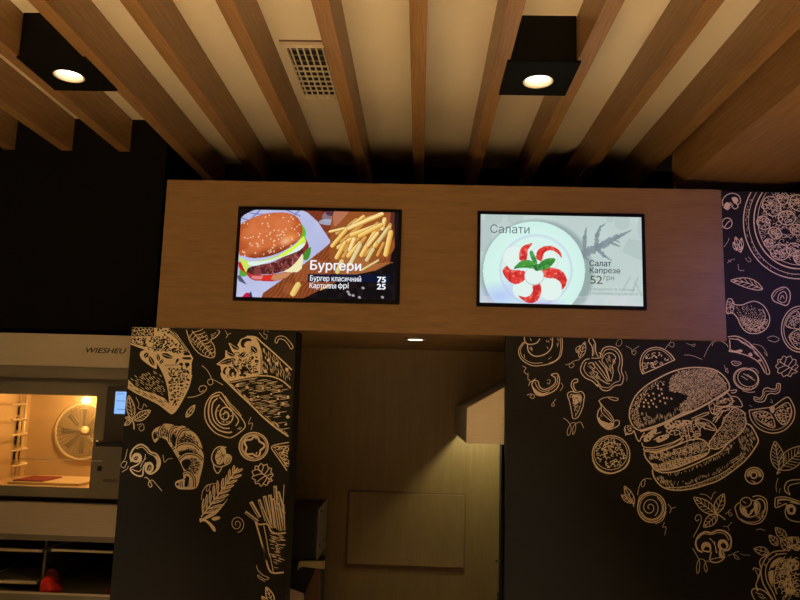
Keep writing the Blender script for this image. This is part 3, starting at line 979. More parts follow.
T = (200, 385, 8.42)
a = Art('pepper_slice_drawing', ml, T)
a.s_([(170,62),(110,80),(60,140),(40,220),(55,310),(120,395),(200,432),(260,442),(330,402),(382,345),(345,272),(290,215),(240,160),(205,100)], 1.3, closed=True)
a.s_([(165,85),(100,110),(72,200),(85,300),(150,375),(230,400),(270,395)], 1.7)
a.s_([(150,110),(110,150),(100,230),(125,310),(190,360),(250,365)], 1.4)
a.s_([(165,100),(200,140),(245,200),(290,245),(325,300),(300,345)], 1.3)
a.spiral((215,250), 12, 88, 2.1, 1.5, a0=200, squash=1.15)
a.blots([(140,160),(230,190),(290,260),(290,320),(220,340),(150,290),(125,220)], 16, 5, 10, 0, 2)
a.s_([(210,90),(250,150),(305,205),(350,262)], .9).hatch([(300,360),(345,330),(378,345),(330,395)], -40, 12, 40, .9)
a.done()
a = Art('pepper_ring_drawing', ml, T)
a.ring((452,518), 122, 118, 1.5).ring((452,518), 108, 104, .9)
star = []
for k in range(40):
    t_ = 2*PI*k/40
    r_ = 76+13*math.cos(5*t_+.5)
    star.append((455+r_*math.cos(t_), 518+r_*math.sin(t_)))
a.s_(star, 2.2, closed=True, smooth=False)
a.s_([(470,455),(472,435)], 1.8).s_([(475,585),(478,565)], 1.6)
a.ring((452,518), 96, 93, 1.4, a0=90, a1=290)
a.done()
T = (195, 435, 8.42)
a = Art('pizza_slice_drawing', ml, T)
a.s_([(790,62),(700,78),(645,100),(670,150),(720,220),(775,300)], 1.2).s_([(655,105),(700,98),(790,92)], 1.0).s_([(672,125),(720,190),(780,268)], .8)
a.loops([(690,110),(780,100),(780,255)], 12, 12, 24, .9)
a.blots([(690,110),(780,100),(780,255)], 7, 8, 14, 0, 2)
a.done()
a = Art('mint_leaf_drawing', ml, T)
pts = []
for k in range(44):
    t_ = 2*PI*k/44
    r_ = 78+9*math.cos(11*t_)
    pts.append((568+r_*math.cos(t_)*1.05, 335+r_*math.sin(t_)*1.12))
a.s_(pts, 1.2, closed=True, smooth=False)
a.s_([(655,385),(600,350),(545,300),(530,262)], 1.3)
for b, t in (((610,355),(570,415)),((590,345),(520,395)),((570,325),(495,345)),((600,345),(645,330)),((585,335),(625,275)),((560,312),(575,255)),((545,300),(505,290)),((620,362),(618,410))):
    a.s_([b, ((b[0]+t[0])/2+5, (b[1]+t[1])/2-4), t], 1.1)
a.done()
a = Art('lemon_drawing', ml, T)
a.fill([(165,170),(195,115),(245,105),(262,150),(240,165),(240,225),(205,250),(175,230)], 0, 1)
a.s_([(265,105),(205,98),(160,130),(140,190),(155,240),(195,268),(235,262),(290,235),(308,195),(290,168),(245,160)], 1.2)
a.s_([(180,240),(165,190),(185,135),(215,112)], 1.0, 1, 2)
for t in ((180,150),(205,118),(175,205),(205,240)):
    a.s_([(235,170), t], .5, 1, 2)
a.fill([(250,170),(290,170),(300,200),(265,240),(245,235)], 0, 1).s_([(262,235),(270,205),(292,190)], .6, 1, 2)
a.s_([(155,245),(165,290),(195,322),(232,262)], 1.2).hatch([(165,255),(195,275),(215,275),(195,310)], 60, 8, 25, .8)
a.done()
a = Art('rosemary_drawing', ml, T)
tip, base = (370,262), (52,690)
ax = lambda u: (base[0]+(tip[0]-base[0])*u, base[1]+(tip[1]-base[1])*u+10*math.sin(PI*u))
for i in range(9):
    for sg in (-1, 1):
        u = .04+.9*(i+(.25 if sg > 0 else 0))/9
        p = ax(u)
        L = (150-75*u)*RND.uniform(.85, 1.15)
        an = math.atan2(tip[1]-base[1], tip[0]-base[0])+sg*R(36-8*u+RND.uniform(-5, 5))
        q = (p[0]+L*math.cos(an), p[1]+L*math.sin(an))
        nx, ny = -math.sin(an)*13, math.cos(an)*13
        m1 = (p[0]+(q[0]-p[0])*.6, p[1]+(q[1]-p[1])*.6)
        lf = [p, (m1[0]+nx, m1[1]+ny), q, (m1[0]-nx, m1[1]-ny)]
        a.fill([(x+(x-m1[0])*.12, y+(y-m1[1])*.12) for x, y in [p, (m1[0]+nx*1.5, m1[1]+ny*1.5), q, (m1[0]-nx*1.5, m1[1]-ny*1.5)]], 1, i*.2+(.1 if sg > 0 else 0))
        a.fill(lf, 0, i*.2+(.1 if sg > 0 else 0)+.04)
        a.s_([(p[0]+(q[0]-p[0])*.3, p[1]+(q[1]-p[1])*.3), (p[0]+(q[0]-p[0])*.82, p[1]+(q[1]-p[1])*.82)], .5, 1, i*.2+(.1 if sg > 0 else 0)+.08)
a.s_([ax(0), ax(.5), ax(.97)], 1.5, 0, 2.15)
T7 = lambda x, y: (x, (490-435)*8.42+y)
a.fill([T7(*q) for q in ((40,240),(75,240),(120,265),(165,310),(175,345),(155,345),(115,290),(75,262),(45,272))], 0, 2.4)
a.fill([T7(*q) for q in ((60,245),(130,195),(205,150),(280,70),(190,190),(110,240))], 0, 1)
a.fill([T7(*q) for q in ((140,240),(180,222),(212,228),(205,245),(160,258))], 0, 1)
a.done()
T = (195, 490, 8.42)
a = Art('fries_drawing', ml, T)
fr_ = [((425,185),(530,265),26),((470,100),(545,230),30),((540,80),(600,260),26),((585,50),(640,300),30),((630,40),(665,320),32),((675,-35),(690,200),30),((700,15),(750,200),30),((660,70),(700,330),26),((700,110),(740,330),28),((740,120),(750,340),24),((560,140),(640,320),26),((690,150),(720,345),24)]
for i, (b, t, w_) in enumerate(fr_):
    dx, dy = t[0]-b[0], t[1]-b[1]; L = math.hypot(dx, dy); nx, ny = -dy/L*w_/2, dx/L*w_/2
    lay = i*.2
    a.fill([(b[0]+nx,b[1]+ny),(t[0]+nx,t[1]+ny),(t[0]-nx,t[1]-ny),(b[0]-nx,b[1]-ny)], 0, lay, smooth=False)
    a.s_([(b[0]+nx*.35+dx*.06,b[1]+ny*.35+dy*.06),(t[0]+nx*.3,t[1]+ny*.3)], .95, 1, lay+.05, smooth=False)
    a.s_([(b[0]-nx*1.15,b[1]-ny*1.15),(t[0]-nx*1.1,t[1]-ny*1.1)], .6, 1, lay+.05, smooth=False)
a.s_([(750,-45),(738,190)], .8, 0, 3)
cup = [(510,265),(560,292),(615,290),(650,350),(690,366),(760,362),(745,850),(660,865),(610,835),(560,480)]
T8 = lambda x, y: ((215+x/8.57-195)*8.42, (530+y/8.57-490)*8.42)
cupo = [(510,265),(530,330),(565,455),(600,590)]+[T8(*q) for q in ((410,140),(440,260),(465,340),(505,368),(590,362))]
a.s_(cupo, 1.9, 0, 4)
a.s_([(510,265),(545,290),(610,288),(640,345),(690,366),(765,360)], 1.8, 0, 4)
a.fill([(530,300),(545,298),(575,300),(600,420),(625,560)]+[T8(*q) for q in ((445,200),(485,330),(500,355),(480,355),(455,300))]+[(600,590),(560,440)], 1, 3, smooth=False)
a.s_([(580,300),(600,400),(628,560)]+[T8(*q) for q in ((470,210),(500,355))], 1.0, 0, 4)
a.hatch([(590,305),(620,310),(650,365),(770,375),(760,600)]+[T8(*q) for q in ((580,200),(575,355),(515,355),(480,210))]+[(630,560)], 12, 9, 46, .8, 0, 4, dens=.85, bend=10)
a.done()
T = (215, 530, 8.57)
a = Art('corner_leaf_drawing', ml, T)
a.leaf((500,640),(440,490),62,4,1.1).leaf((460,640),(402,568),36,2,1.0)
a.done()
T = (120, 385, 8.82)
a = Art('small_leaf_drawing', ml, T)
a.leaf((585,282),(660,178),46,3,1.1)
a.done()
a = Art('squiggles', ml, (0, 0, 1))
a.s_([(202,365.5),(207,370),(211,377),(213,383),(210,385),(207.5,382),(210,379),(215,380.5),(223,385)], .7)
a.s_([(187.5,397.5),(195,396.5),(203,393),(206.5,389),(205.5,386),(201,386),(199,389),(201,392),(204,390)], .8)
a.s_([(225,330),(227.5,335),(226,338)], .5).s_([(227.5,335),(231,333)], .5)
a.s_([(259,332),(263,337),(266,339),(267,335),(264,334),(265,330),(269,332)], .5)
a.s_([(275,342),(276,338),(280,336),(285,337),(290,342),(293,347),(291,349),(288,344),(284,340),(279,339),(277,343),(275,342)], .8)
a.s_([(251,417),(248.5,424),(252.5,423),(251,430)], .6)
a.s_([(136,397),(139,404),(138,408),(142,409),(144,404),(147,407)], .6)
a.s_([(137,425),(143,424),(144,429),(141,431),(139,428),(142,425)], .6)
a.s_([(127.5,449),(125,459),(121,465),(124,468),(127,462),(122,462)], .6).s_([(122,472),(127,469),(128.5,466)], .6)
a.s_([(163,455),(164.5,462),(168,459),(172.5,458.5)], .6)
a.s_([(144.5,477.5),(147.5,478),(152,485),(150,487),(148.5,483),(152,480),(157,485),(162,491)], .8)
a.s_([(201.5,500),(202.5,492),(206,486),(210,485),(209,490),(206.5,491),(207,486.5),(211,484),(217,483.5)], .7)
a.spiral((237,524), 1, 7.5, 1.9, .8, a0=120, squash=1.15)
a.s_([(256.5,565),(258,570),(263,575),(269,578),(265,579.5),(258,575),(259,578),(265,581.5)], .8)
a.done()

# ---- right panel
T = (505, 330, 8)
a = Art('coffee_saucer_drawing', mr_, T, clip=(mrx0, mrx1, 0, FZ0))
a.s_([(150,95),(112,150),(115,205),(150,250),(220,285),(300,282),(380,262),(440,215),(458,140),(455,50)], 1.0)
a.s_([(160,100),(125,150),(130,200),(165,240),(225,265),(300,262)], .7).s_([(345,270),(420,230),(445,150),(440,50)], .7)
a.s_([(155,55),(160,95),(195,115),(250,105),(280,70)], 1.2).s_([(180,110),(185,165),(225,205),(280,208),(340,180),(375,130),(380,55)], 1.3)
a.hatch([(170,60),(270,60),(245,100),(190,108)], 60, 14, 32, .8)
a.hatch([(190,130),(215,130),(235,190),(210,190)], 70, 8, 30, .8).hatch([(330,70),(375,60),(365,130),(330,170),(300,180)], 60, 11, 34, .8)
a.hatch([(150,190),(200,235),(290,250),(280,262),(190,258),(145,220)], 80, 12, 26, .7).hatch([(340,200),(420,160),(435,200),(370,250),(320,255)], -35, 12, 60, .7)
a.hatch([(410,60),(440,60),(436,140),(420,140)], 80, 9, 26, .6)
a.done()
a = Art('curved_pepper_drawing', mr_, T)
a.s_([(370,360),(390,350),(420,352),(436,400),(420,460),(370,500),(300,525),(250,515),(225,470),(215,430),(235,405),(265,412),(275,450),(310,475),(360,460),(400,425),(400,380)], 1.2, closed=True)
a.s_([(240,420),(262,465),(300,490),(365,475),(415,430),(418,365)], .8)
a.fill([(222,450),(250,480),(300,505),(360,490),(300,522),(250,512)], 0, 1)
a.s_([(200,420),(245,390)], .8)
a.done()
a = Art('bell_pepper_drawing', mr_, T, clip=(mrx0, mrx1, 0, FZ0))
B = lambda x, y: ((590+x/8-505)*8, (335+y/8-330)*8)
a.s_([B(-5,190),(640,240),(612,280),(605,330),(640,380),(700,410),(740,450),B(60,395),B(100,440),B(150,442),B(200,405),B(250,395),B(268,340),B(250,285),B(258,220),B(250,160),B(215,110),B(160,92),B(110,105),B(88,140),B(80,185)], 1.1)
a.s_([(650,255),(630,310),(660,360),(720,395),(760,440),B(95,415),B(150,420),B(190,385),B(235,365),B(240,320),B(225,275),B(238,210),B(225,155),B(180,115),B(125,120),B(100,155)], .8)
a.s_([(665,270),(700,262),(720,300),(700,320),(740,345),(730,370),B(60,340),B(130,385),B(160,390)], 1.0)
a.s_([B(110,170),B(95,205),B(120,240),B(140,300),B(165,370),B(185,300),B(180,240),B(205,180),B(170,145),B(130,150),B(110,170)], .9)
a.hatch([(655,275),(710,275),(735,345),(790,410),B(95,385),B(60,380),(680,370),(640,320)], 40, 11, 46, .8)
a.hatch([B(115,160),B(200,150),B(215,200),B(195,280),B(160,360),B(120,230)], 65, 11, 50, .8, dens=.8)
a.s_([B(40,215),B(100,290),B(150,372)], 1.0).s_([B(70,205),B(120,270),B(158,365)], .9).s_([B(20,230),B(80,300),B(140,378)], .7)
a.s_([(700,210),(698,140),(672,95),(675,70),(700,70),(722,110),(725,170),(745,215)], 1.1).s_([(712,110),(710,200)], .7)
a.s_([(690,225),(750,225),(780,205),B(70,140)], .8)
a.hatch([(615,375),(650,400),(720,430),(790,480),(720,420),(640,385)], 35, 6, 60, .6)
a.done()
a = Art('chili_drawing', mr_, T)
C_ = lambda x, y: ((560+x/8-505)*8, (395+y/8-330)*8)
a.s_([(505,545),(500,510),(530,492),(570,500),(610,492),(635,525),(630,560),C_(190,45),C_(180,100),C_(145,175),C_(105,188),C_(95,150),C_(80,70),C_(65,20)], 1.1, closed=True)
a.s_([(520,545),(525,515),(560,520),(600,515),(612,550),C_(165,60),C_(150,120),C_(120,170)], .8)
a.fill([(535,525),(600,525),(605,565),C_(150,60),C_(115,80),C_(100,30)], 0, 1)
a.blots([(540,535),(600,535),(600,600),(560,600)], 9, 5, 9, 1, 2)
a.hatch([C_(95,50),C_(160,50),C_(145,140),C_(115,165)], 70, 9, 22, .8)
a.s_([(555,495),(530,450),(538,410),(565,392),(582,400),(575,418),(552,425),(550,455),(570,490)], 1.1)
a.done()
a = Art('leaf_pair_drawing', mr_, T)
a.leaf((598,225),(640,95),52,4,.7).leaf((575,180),(600,125),40,2,.6)
a.done()
T = (590, 335, 8)
a = Art('salami_half_drawing', mr_, T, clip=(mrx0, mrx1, 0, FZ0))
a.s_([(420,312),(402,260),(405,190),(440,130),(510,100),(580,110),(640,150),(678,198)], 1.0).s_([(420,312),(520,270),(610,228),(678,198)], 1.1)
a.s_([(425,300),(418,240),(425,185),(460,135),(520,115),(580,125),(630,165),(655,198)], .7)
half = [(430,290),(430,200),(480,135),(560,125),(640,190),(540,245)]
a.loops(half, 13, 12, 22, .8).blots(half, 9, 6, 13, 0, 2)
a.done()
T = (560, 395, 8)
a = Art('garlic_drawing', mr_, T)
a.s_([(310,45),(330,90),(305,130),(300,185),(330,240),(385,275),(435,262),(470,240),(470,205),(435,205)], 1.2)
a.s_([(310,45),(350,100),(400,150),(430,205),(425,235)], 1.1).s_([(330,95),(335,140),(380,185),(420,215)], .9).s_([(345,115),(385,160),(420,205)], .7)
a.s_([(310,45),(350,22),(420,18),(465,30),(450,45),(415,38),(385,22)], .9)
a.fill([(305,190),(325,180),(380,215),(430,225),(425,255),(385,272),(335,240)], 0, 1).fill([(320,175),(350,180),(400,225),(360,215),(325,200)], 1, 2)
a.hatch([(315,150),(335,145),(350,175),(320,200)], 60, 8, 26, .7)
a.done()
a = Art('salami_drawing', mr_, T)
a.ring((408,475), 150, 150, 1.3).ring((405,468), 133, 130, .8)
a.s_([(262,520),(300,590),(370,625),(440,620),(520,580),(555,520)], 1.5)
ci = [(405+118*math.cos(2*PI*k/24), 468+116*math.sin(2*PI*k/24)) for k in range(24)]
a.loops(ci, 34, 11, 20, .9, sep=24).blots(ci, 26, 6, 14, 0, 2, sep=20)
a.done()

# the large burger
T = (620, 360, 8)
a = Art('burger_drawing', mr_, T)
V = lambda x, y: ((670+x/8-620)*8, y)
Wd = lambda x, y: ((625+x/8-620)*8, (420+y/8-360)*8)
X_ = lambda x, y: ((690+x/8-620)*8, (410+y/8-360)*8)
bun = [(75,430),(85,370),(130,280),(210,205),(300,150),(400,100),(500,70),(600,60),(700,66),V(370,85),V(430,130),V(470,190),V(470,240),V(420,285),V(330,330),V(200,400),(500,425),(350,500),(240,540),(150,560),(100,520),(78,470)]
a.s_(bun, 1.5, closed=True)
a.s_([V(470,240),V(330,330),(600,400),(480,450),(350,510),(240,550),(160,570)], 2.2)
left = [(85,440),(90,380),(140,290),(220,215),(300,165),(370,175),(300,190),(200,290),(145,370),(150,420),(160,470),(200,540),(150,550),(100,500)]
a.hatch(left, 70, 9, 24, .8, dens=.95).blots(left, 90, 4, 7, 0, 2, sep=11)
right = [(390,170),(420,110),(520,78),(640,66),(760,80),V(400,120),V(455,190),V(455,235),V(330,310),(600,390),(480,430),(470,370),(540,290),(480,265),(390,250)]
a.hatch(right, 75, 7, 9, .65, dens=.85).hatch(right, 20, 9, 9, .6, dens=.8)
a.loops(right, 170, 6, 10, .55, sep=15)
low = [(160,420),(210,410),(300,420),(380,400),(440,370),(500,400),(480,435),(350,495),(240,530),(200,530)]
a.hatch(low, 82, 9, 34, .75, dens=.95)
for q in ((345,195),(305,228),(330,235),(265,270),(335,270),(312,285),(205,320),(250,325),(265,350),(320,330),(360,345),(410,310),(350,305),(375,305),(190,372),(232,375),(290,375),(225,345),(275,310),(150,370),(190,340),(300,205),(230,285),(195,280)):
    a.fill([(q[0]-8,q[1]-5),(q[0]+2,q[1]-9),(q[0]+9,q[1]+3),(q[0]-1,q[1]+9)], 0, 2)
# filling
a.s_([(150,560),(90,530),(50,525),(35,560),(60,590),(40,600)], 1.2)
a.s_([Wd(0,55),Wd(5,110),Wd(55,105),Wd(70,85),Wd(95,150),Wd(115,170),Wd(130,140),Wd(155,100)], 1.3)
a.fill([Wd(15,60),Wd(40,50),Wd(60,75),Wd(30,95)], 0, 1).loops([Wd(10,50),Wd(65,50),Wd(60,100),Wd(15,105)], 6, 12, 20, .7, col=1)
lettuce = [Wd(90,90),Wd(300,50),Wd(480,-40),(640,400),V(300,350),V(470,245),V(560,330),V(580,370),V(440,440),V(390,520),Wd(500,180),Wd(420,130),Wd(280,215),Wd(160,225),Wd(130,170)]
for st_ in ([Wd(130,140),Wd(170,120),Wd(220,80),Wd(250,70),Wd(240,110),Wd(290,95)],[Wd(230,160),Wd(280,130),Wd(330,135),Wd(370,90),Wd(430,85),Wd(440,115)],[Wd(135,180),Wd(150,215),Wd(230,220),Wd(330,195),Wd(400,170),Wd(470,130)],
            [Wd(330,30),Wd(345,100),Wd(390,55),Wd(400,20)],[Wd(410,20),Wd(440,70),Wd(460,20),Wd(480,90),Wd(500,180)],[Wd(470,20),Wd(500,60),Wd(515,160)],[Wd(540,0),Wd(530,60),Wd(575,140),Wd(600,90),Wd(560,20)],
            [V(200,480),V(260,470),V(330,500),V(370,560),V(290,550),V(215,505),V(200,480)],[V(215,500),V(290,520),V(360,555)],[V(170,470),V(260,430),V(310,420),V(290,440),V(200,470)],[V(310,350),V(320,400),V(345,430),V(360,360)],
            [V(340,490),V(400,420),V(415,425),V(360,500)],[V(370,330),V(440,260),V(490,300),V(500,340),V(440,370),V(370,370)],[V(400,340),V(450,310),V(480,330)],[V(480,245),V(530,240),V(520,260),V(490,262)],[V(490,290),V(540,300),V(575,350),V(570,375),V(530,370)],[V(370,390),V(480,372),V(560,375)],[V(420,410),V(480,395)],[V(350,440),V(400,400)]):
    a.s_(st_, 1.1)
a.fill([Wd(160,130),Wd(235,75),Wd(255,75),Wd(240,120),Wd(190,170),Wd(150,170)], 0, 1)
a.fill([Wd(250,150),Wd(330,110),Wd(350,140),Wd(270,180)], 0, 1)
a.fill([Wd(330,20),Wd(500,0),Wd(520,30),Wd(340,70)], 0, 0)
a.blots([Wd(330,15),Wd(500,0),Wd(510,30),Wd(345,60)], 9, 10, 18)
a.blots([Wd(150,110),Wd(330,90),Wd(330,150),Wd(170,160)], 10, 8, 14)
a.hatch([V(200,480),V(330,500),V(365,555),V(290,545)], 25, 10, 36, .6).hatch([V(370,340),V(440,270),V(490,300),V(480,345),V(400,365)], -30, 10, 30, .7)
a.s_([Wd(150,225),Wd(160,245),Wd(250,250),Wd(340,225),Wd(420,195),Wd(470,150)], 1.5).s_([Wd(165,235),Wd(260,235),Wd(350,205),Wd(450,150)], 1.0)
# patties
p1 = [Wd(160,250),Wd(250,262),Wd(340,232),Wd(430,195),Wd(520,160),Wd(600,152),Wd(655,185),Wd(675,235),Wd(640,285),Wd(540,330),Wd(430,375),Wd(330,400),Wd(240,395),Wd(205,350),Wd(165,300)]
a.s_(p1, 1.5, closed=True)
a.fill([Wd(180,320),Wd(215,345),Wd(300,345),Wd(420,310),Wd(540,290),Wd(650,260),Wd(640,288),Wd(540,332),Wd(430,377),Wd(330,402),Wd(240,397),Wd(205,350)], 0, 1)
a.loops([Wd(320,100),Wd(480,20),Wd(560,0),Wd(640,30),Wd(600,140),Wd(500,150)], 26, 12, 24, .9, sep=26)
a.loops([V(330,360),V(480,300),V(540,350),V(420,430),V(350,480)], 18, 10, 20, .8, sep=24)
a.blots([Wd(195,335),Wd(300,350),Wd(420,315),Wd(640,270),Wd(540,325),Wd(430,370),Wd(330,395),Wd(240,390)], 70, 4, 9, 1, 2, sep=11)
for x in (200,240,290,330,385,430,470,520):
    y = 285-(x-200)*.2
    a.s_([Wd(x,y-15),Wd(x+14,y),Wd(x+4,y+28),Wd(x-8,y+12)], 1.0)
a.hatch([Wd(180,270),Wd(340,250),Wd(520,190),Wd(640,190),Wd(660,240),Wd(500,290),Wd(300,330),Wd(210,330)], 75, 9, 24, .75, dens=.75)
a.loops([Wd(190,280),Wd(340,255),Wd(520,190),Wd(640,190),Wd(660,240),Wd(500,300),Wd(300,335)], 46, 9, 17, .7, sep=22)
a.hatch([Wd(530,170),Wd(600,160),Wd(655,200),Wd(660,245),Wd(600,265),Wd(540,240)], 40, 11, 30, .7)
p2 = [X_(155,300),X_(160,255),X_(210,180),X_(255,125),X_(270,75),X_(320,15),X_(350,-20),X_(390,-5),X_(430,20),X_(445,80),X_(440,130),X_(380,205),X_(290,270),X_(220,310)]
a.s_(p2, 1.3, closed=True)
a.hatch(p2, 35, 9, 15, .65, dens=.75).loops(p2, 60, 10, 18, .6, sep=22)
# lower bun
lb = [Wd(220,395),Wd(225,440),Wd(260,500),Wd(320,545),Wd(420,562),Wd(540,548),Wd(640,520),Wd(760,475),X_(400,440),X_(470,370),X_(520,300),X_(545,250),X_(530,200),X_(490,130),X_(445,105)]
a.s_(lb, 1.6)
a.s_([Wd(240,400),Wd(300,420),Wd(400,412),Wd(520,370),Wd(640,315),Wd(760,255),X_(300,270),X_(400,190),X_(440,130)], 1.6)
a.s_([Wd(300,540),Wd(400,540),Wd(520,525),Wd(640,485),Wd(760,435),X_(350,440),X_(430,370)], .8)
a.hatch([Wd(230,420),Wd(280,430),Wd(360,500),Wd(420,530),Wd(520,520),Wd(420,555),Wd(320,540),Wd(260,495)], 70, 9, 28, .8)
a.hatch([Wd(300,530),Wd(400,533),Wd(520,518),Wd(640,478),Wd(760,428),X_(350,433),X_(430,365),X_(455,380),X_(395,442),Wd(760,475),Wd(640,520),Wd(540,548),Wd(420,561),Wd(320,544)], 80, 8, 13, .75, dens=1)
a.hatch([Wd(270,450),Wd(330,470),Wd(420,488),Wd(560,455),Wd(700,400),Wd(830,335),Wd(930,255),Wd(950,285),Wd(860,365),Wd(760,425),Wd(640,476),Wd(520,516),Wd(400,531),Wd(300,522)], 80, 9, 22, .75, dens=.85)
a.hatch([Wd(290,424),Wd(400,418),Wd(520,377),Wd(640,322),Wd(760,262),Wd(850,190),Wd(870,225),Wd(770,305),Wd(640,366),Wd(520,416),Wd(400,452),Wd(300,450)], 80, 9, 20, .7, dens=.8)
a.hatch([Wd(440,425),Wd(560,440),Wd(640,440),Wd(600,500),Wd(480,510)], 76, 13, 38, .7, dens=.6)
a.hatch([X_(380,215),X_(450,120),X_(525,200),X_(538,250),X_(470,360),X_(400,380)], 62, 9, 40, .75, dens=.9)
a.hatch([Wd(560,362),Wd(760,265),X_(300,285),X_(400,200),X_(410,240),X_(320,330),Wd(680,350)], 70, 10, 28, .7, dens=.8)
a.many([[X_(320,410),X_(430,345)],[X_(330,425),X_(440,355)],[X_(300,300),X_(310,350)]], .7)
a.done()

T = (610, 470, 8)
a = Art('onion_spiral_drawing', mr_, T)
a.ring((333,300), 112, 118, 1.4).ring((333,300), 97, 103, .9)
a.s_([(225,260),(240,210),(300,178),(320,180)], .9).s_([(360,430),(420,400),(448,330)], .9)
a.spiral((318,300), 8, 72, 1.85, .9, a0=110, squash=1.1)
a.ring((333,302), 86, 92, 1.0, a0=300, a1=520)
a.done()
a = Art('small_sprig_drawing', mr_, T)
a.leaf((190,270),(115,130),56,3,1.0).leaf((170,262),(90,200),40,3,.9).s_([(185,255),(190,292)], 1.2)
a.done()
T = (680, 480, 8)
a = Art('basil_drawing', mr_, T)
a.leaf((285,270),(110,140),86,5,1.1).leaf((285,265),(350,110),78,4,1.1).leaf((295,278),(190,375),78,4,1.1)
a.s_([(280,265),(320,285),(362,318)], 1.3)
a.done()
a = Art('mushroom_drawing', mr_, T)
D_ = lambda x, y: (x, (525-480)*8+y)
a.s_([D_(*q) for q in ((180,218),(140,195),(125,140),(150,85),(200,55),(250,62),(300,42),(355,50),(400,90),(408,150),(390,195),(345,205))], 1.9)
a.s_([D_(*q) for q in ((145,110),(185,72),(250,75),(310,60),(360,75),(390,120))], .9)
a.fill([D_(*q) for q in ((170,190),(175,150),(210,135),(245,155),(245,215),(190,212))], 0, 1).fill([D_(*q) for q in ((190,200),(205,172),(232,180),(235,205))], 1, 2)
a.fill([D_(*q) for q in ((300,150),(320,118),(365,120),(388,160),(375,190),(345,200),(310,190))], 0, 1).fill([D_(*q) for q in ((325,160),(345,140),(370,165),(360,190),(335,180))], 1, 2)
a.s_([D_(*q) for q in ((250,215),(240,285),(300,298),(355,260),(340,210))], 1.5)
a.fill([D_(*q) for q in ((315,185),(330,190),(335,230),(355,258),(320,262),(310,230))], 0, 1)
a.s_([D_(*q) for q in ((235,105),(275,150),(295,225))], 1.0).s_([D_(*q) for q in ((290,225),(280,160),(275,130))], .8).s_([D_(*q) for q in ((245,275),(300,262),(350,262))], .9)
a.done()
a = Art('coffee_cup_drawing', mr_, T)
a.s_([(470,180),(440,215),(445,245),(465,300),(520,340),(600,352),(660,325),(692,260),(695,180),(670,140),(620,125),(580,135)], 1.1)
a.s_([(480,310),(540,335),(620,330),(670,290)], .8).s_([(600,165),(640,150),(675,180),(678,240),(650,290)], 1.2)
a.ring((525,178), 46, 38, 1.1, rot=-20).hatch([(490,160),(550,150),(555,190),(510,205)], 40, 10, 30, .8)
a.s_([(480,210),(490,260),(540,295),(600,285),(635,240),(635,190),(600,165),(575,165)], 1.3)
a.fill([(490,225),(520,225),(545,255),(590,225),(580,260),(545,290),(500,270)], 0, 1).fill([(535,245),(560,230),(560,260),(545,275)], 1, 2)
a.fill([(590,180),(625,190),(620,250),(600,270)], 0, 1).hatch([(600,300),(680,230),(670,300),(630,330)], -45, 10, 30, .8)
a.done()
T = (690, 410, 8)
a = Art('olive_ring_drawing', mr_, T)
a.ring((512,525), 72, 66, 1.3).ring((510,522), 24, 24, 1.6).ring((512,525), 56, 50, .6, a0=180, a1=370)
for k in range(20):
    t_ = R(170+k*10.5)
    a.s_([(512+34*math.cos(t_), 523+32*math.sin(t_)), (512+60*math.cos(t_), 524+54*math.sin(t_))], .8)
a.hatch([(450,530),(480,560),(540,580),(580,550),(570,585),(510,592),(460,570)], 20, 8, 40, .8)
a.done()
T = (740, 360, 6.667)
a = Art('tomato_half_drawing', mr_, T)
a.s_([(60,335),(75,400),(130,460),(210,487),(290,470),(350,410),(365,340),(345,280),(318,248),(280,265),(215,310),(130,325),(60,335)], 1.2)
a.s_([(80,350),(110,415),(170,455),(240,465),(310,430),(345,360),(335,300)], .7)
a.s_([(90,350),(150,340),(205,365),(230,420),(225,452),(165,430),(110,390),(90,350)], 1.0).s_([(235,330),(310,285),(340,320),(330,390),(290,432),(250,400),(230,360)], 1.0)
for P in ([(100,355),(160,350),(210,380),(220,440),(165,420)],[(245,340),(310,300),(330,330),(315,390),(290,420),(250,390)]):
    a.loops(P, 14, 11, 20, .8).blots(P, 8, 5, 11, 0, 2)
a.fill([(195,320),(225,305),(230,340),(212,355)], 0, 1)
a.done()
a = Art('bacon_drawing', mr_, T)
a.s_([(95,245),(130,255),(150,235),(155,200),(180,185),(215,195),(240,190),(245,160),(268,162),(262,210),(235,225),(205,222),(180,235),(165,270),(135,280),(98,270)], 1.1, closed=True)
a.s_([(100,260),(140,265),(160,240),(168,210),(200,208),(245,205),(258,165)], .7)
a.done()
a = Art('mint_leaf_drawing', mr_, T)
pts = []
for k in range(40):
    t_ = 2*PI*k/40
    r_ = 62+7*math.cos(10*t_)
    pts.append((312+r_*math.cos(t_)*1.1, 42+r_*math.sin(t_)*1.05))
a.s_(pts, 1.0, closed=True, smooth=False)
a.s_([(385,80),(330,50),(260,10)], 1.0)
for b, t in (((345,58),(320,100)),((330,50),(275,85)),((305,35),(255,55)),((340,55),(370,30)),((320,42),(350,0)),((295,28),(310,-15)),((275,18),(265,-5))):
    a.s_([b, t], .9)
a.done()
T = (690, 325, 8)
a = Art('cucumber_slice_drawing', mr_, T)
a.ring((448,432), 102, 86, 1.2, rot=18).ring((462,425), 82, 68, .9, rot=18).ring((448,430), 92, 78, .6, rot=18, a0=60, a1=250)
for k in range(12):
    t_ = R(60+k*15)
    a.s_([(452+90*math.cos(t_), 430+72*math.sin(t_)), (455+97*math.cos(t_), 432+82*math.sin(t_))], .7)
a.many([[(425,388),(520,445)],[(410,408),(460,440)],[(455,395),(500,425)],[(480,345),(520,350),(550,385)],[(420,525),(470,538),(520,535)]], .8)
a.done()
a = Art('pizza_wedge_drawing', mr_, T)
a.s_([(302,95),(370,90),(440,120),(520,185),(590,270),(632,360),(632,392),(608,392)], 1.1).s_([(310,110),(390,120),(480,175),(560,260),(605,350)], .8).s_([(605,345),(612,395)], .8)
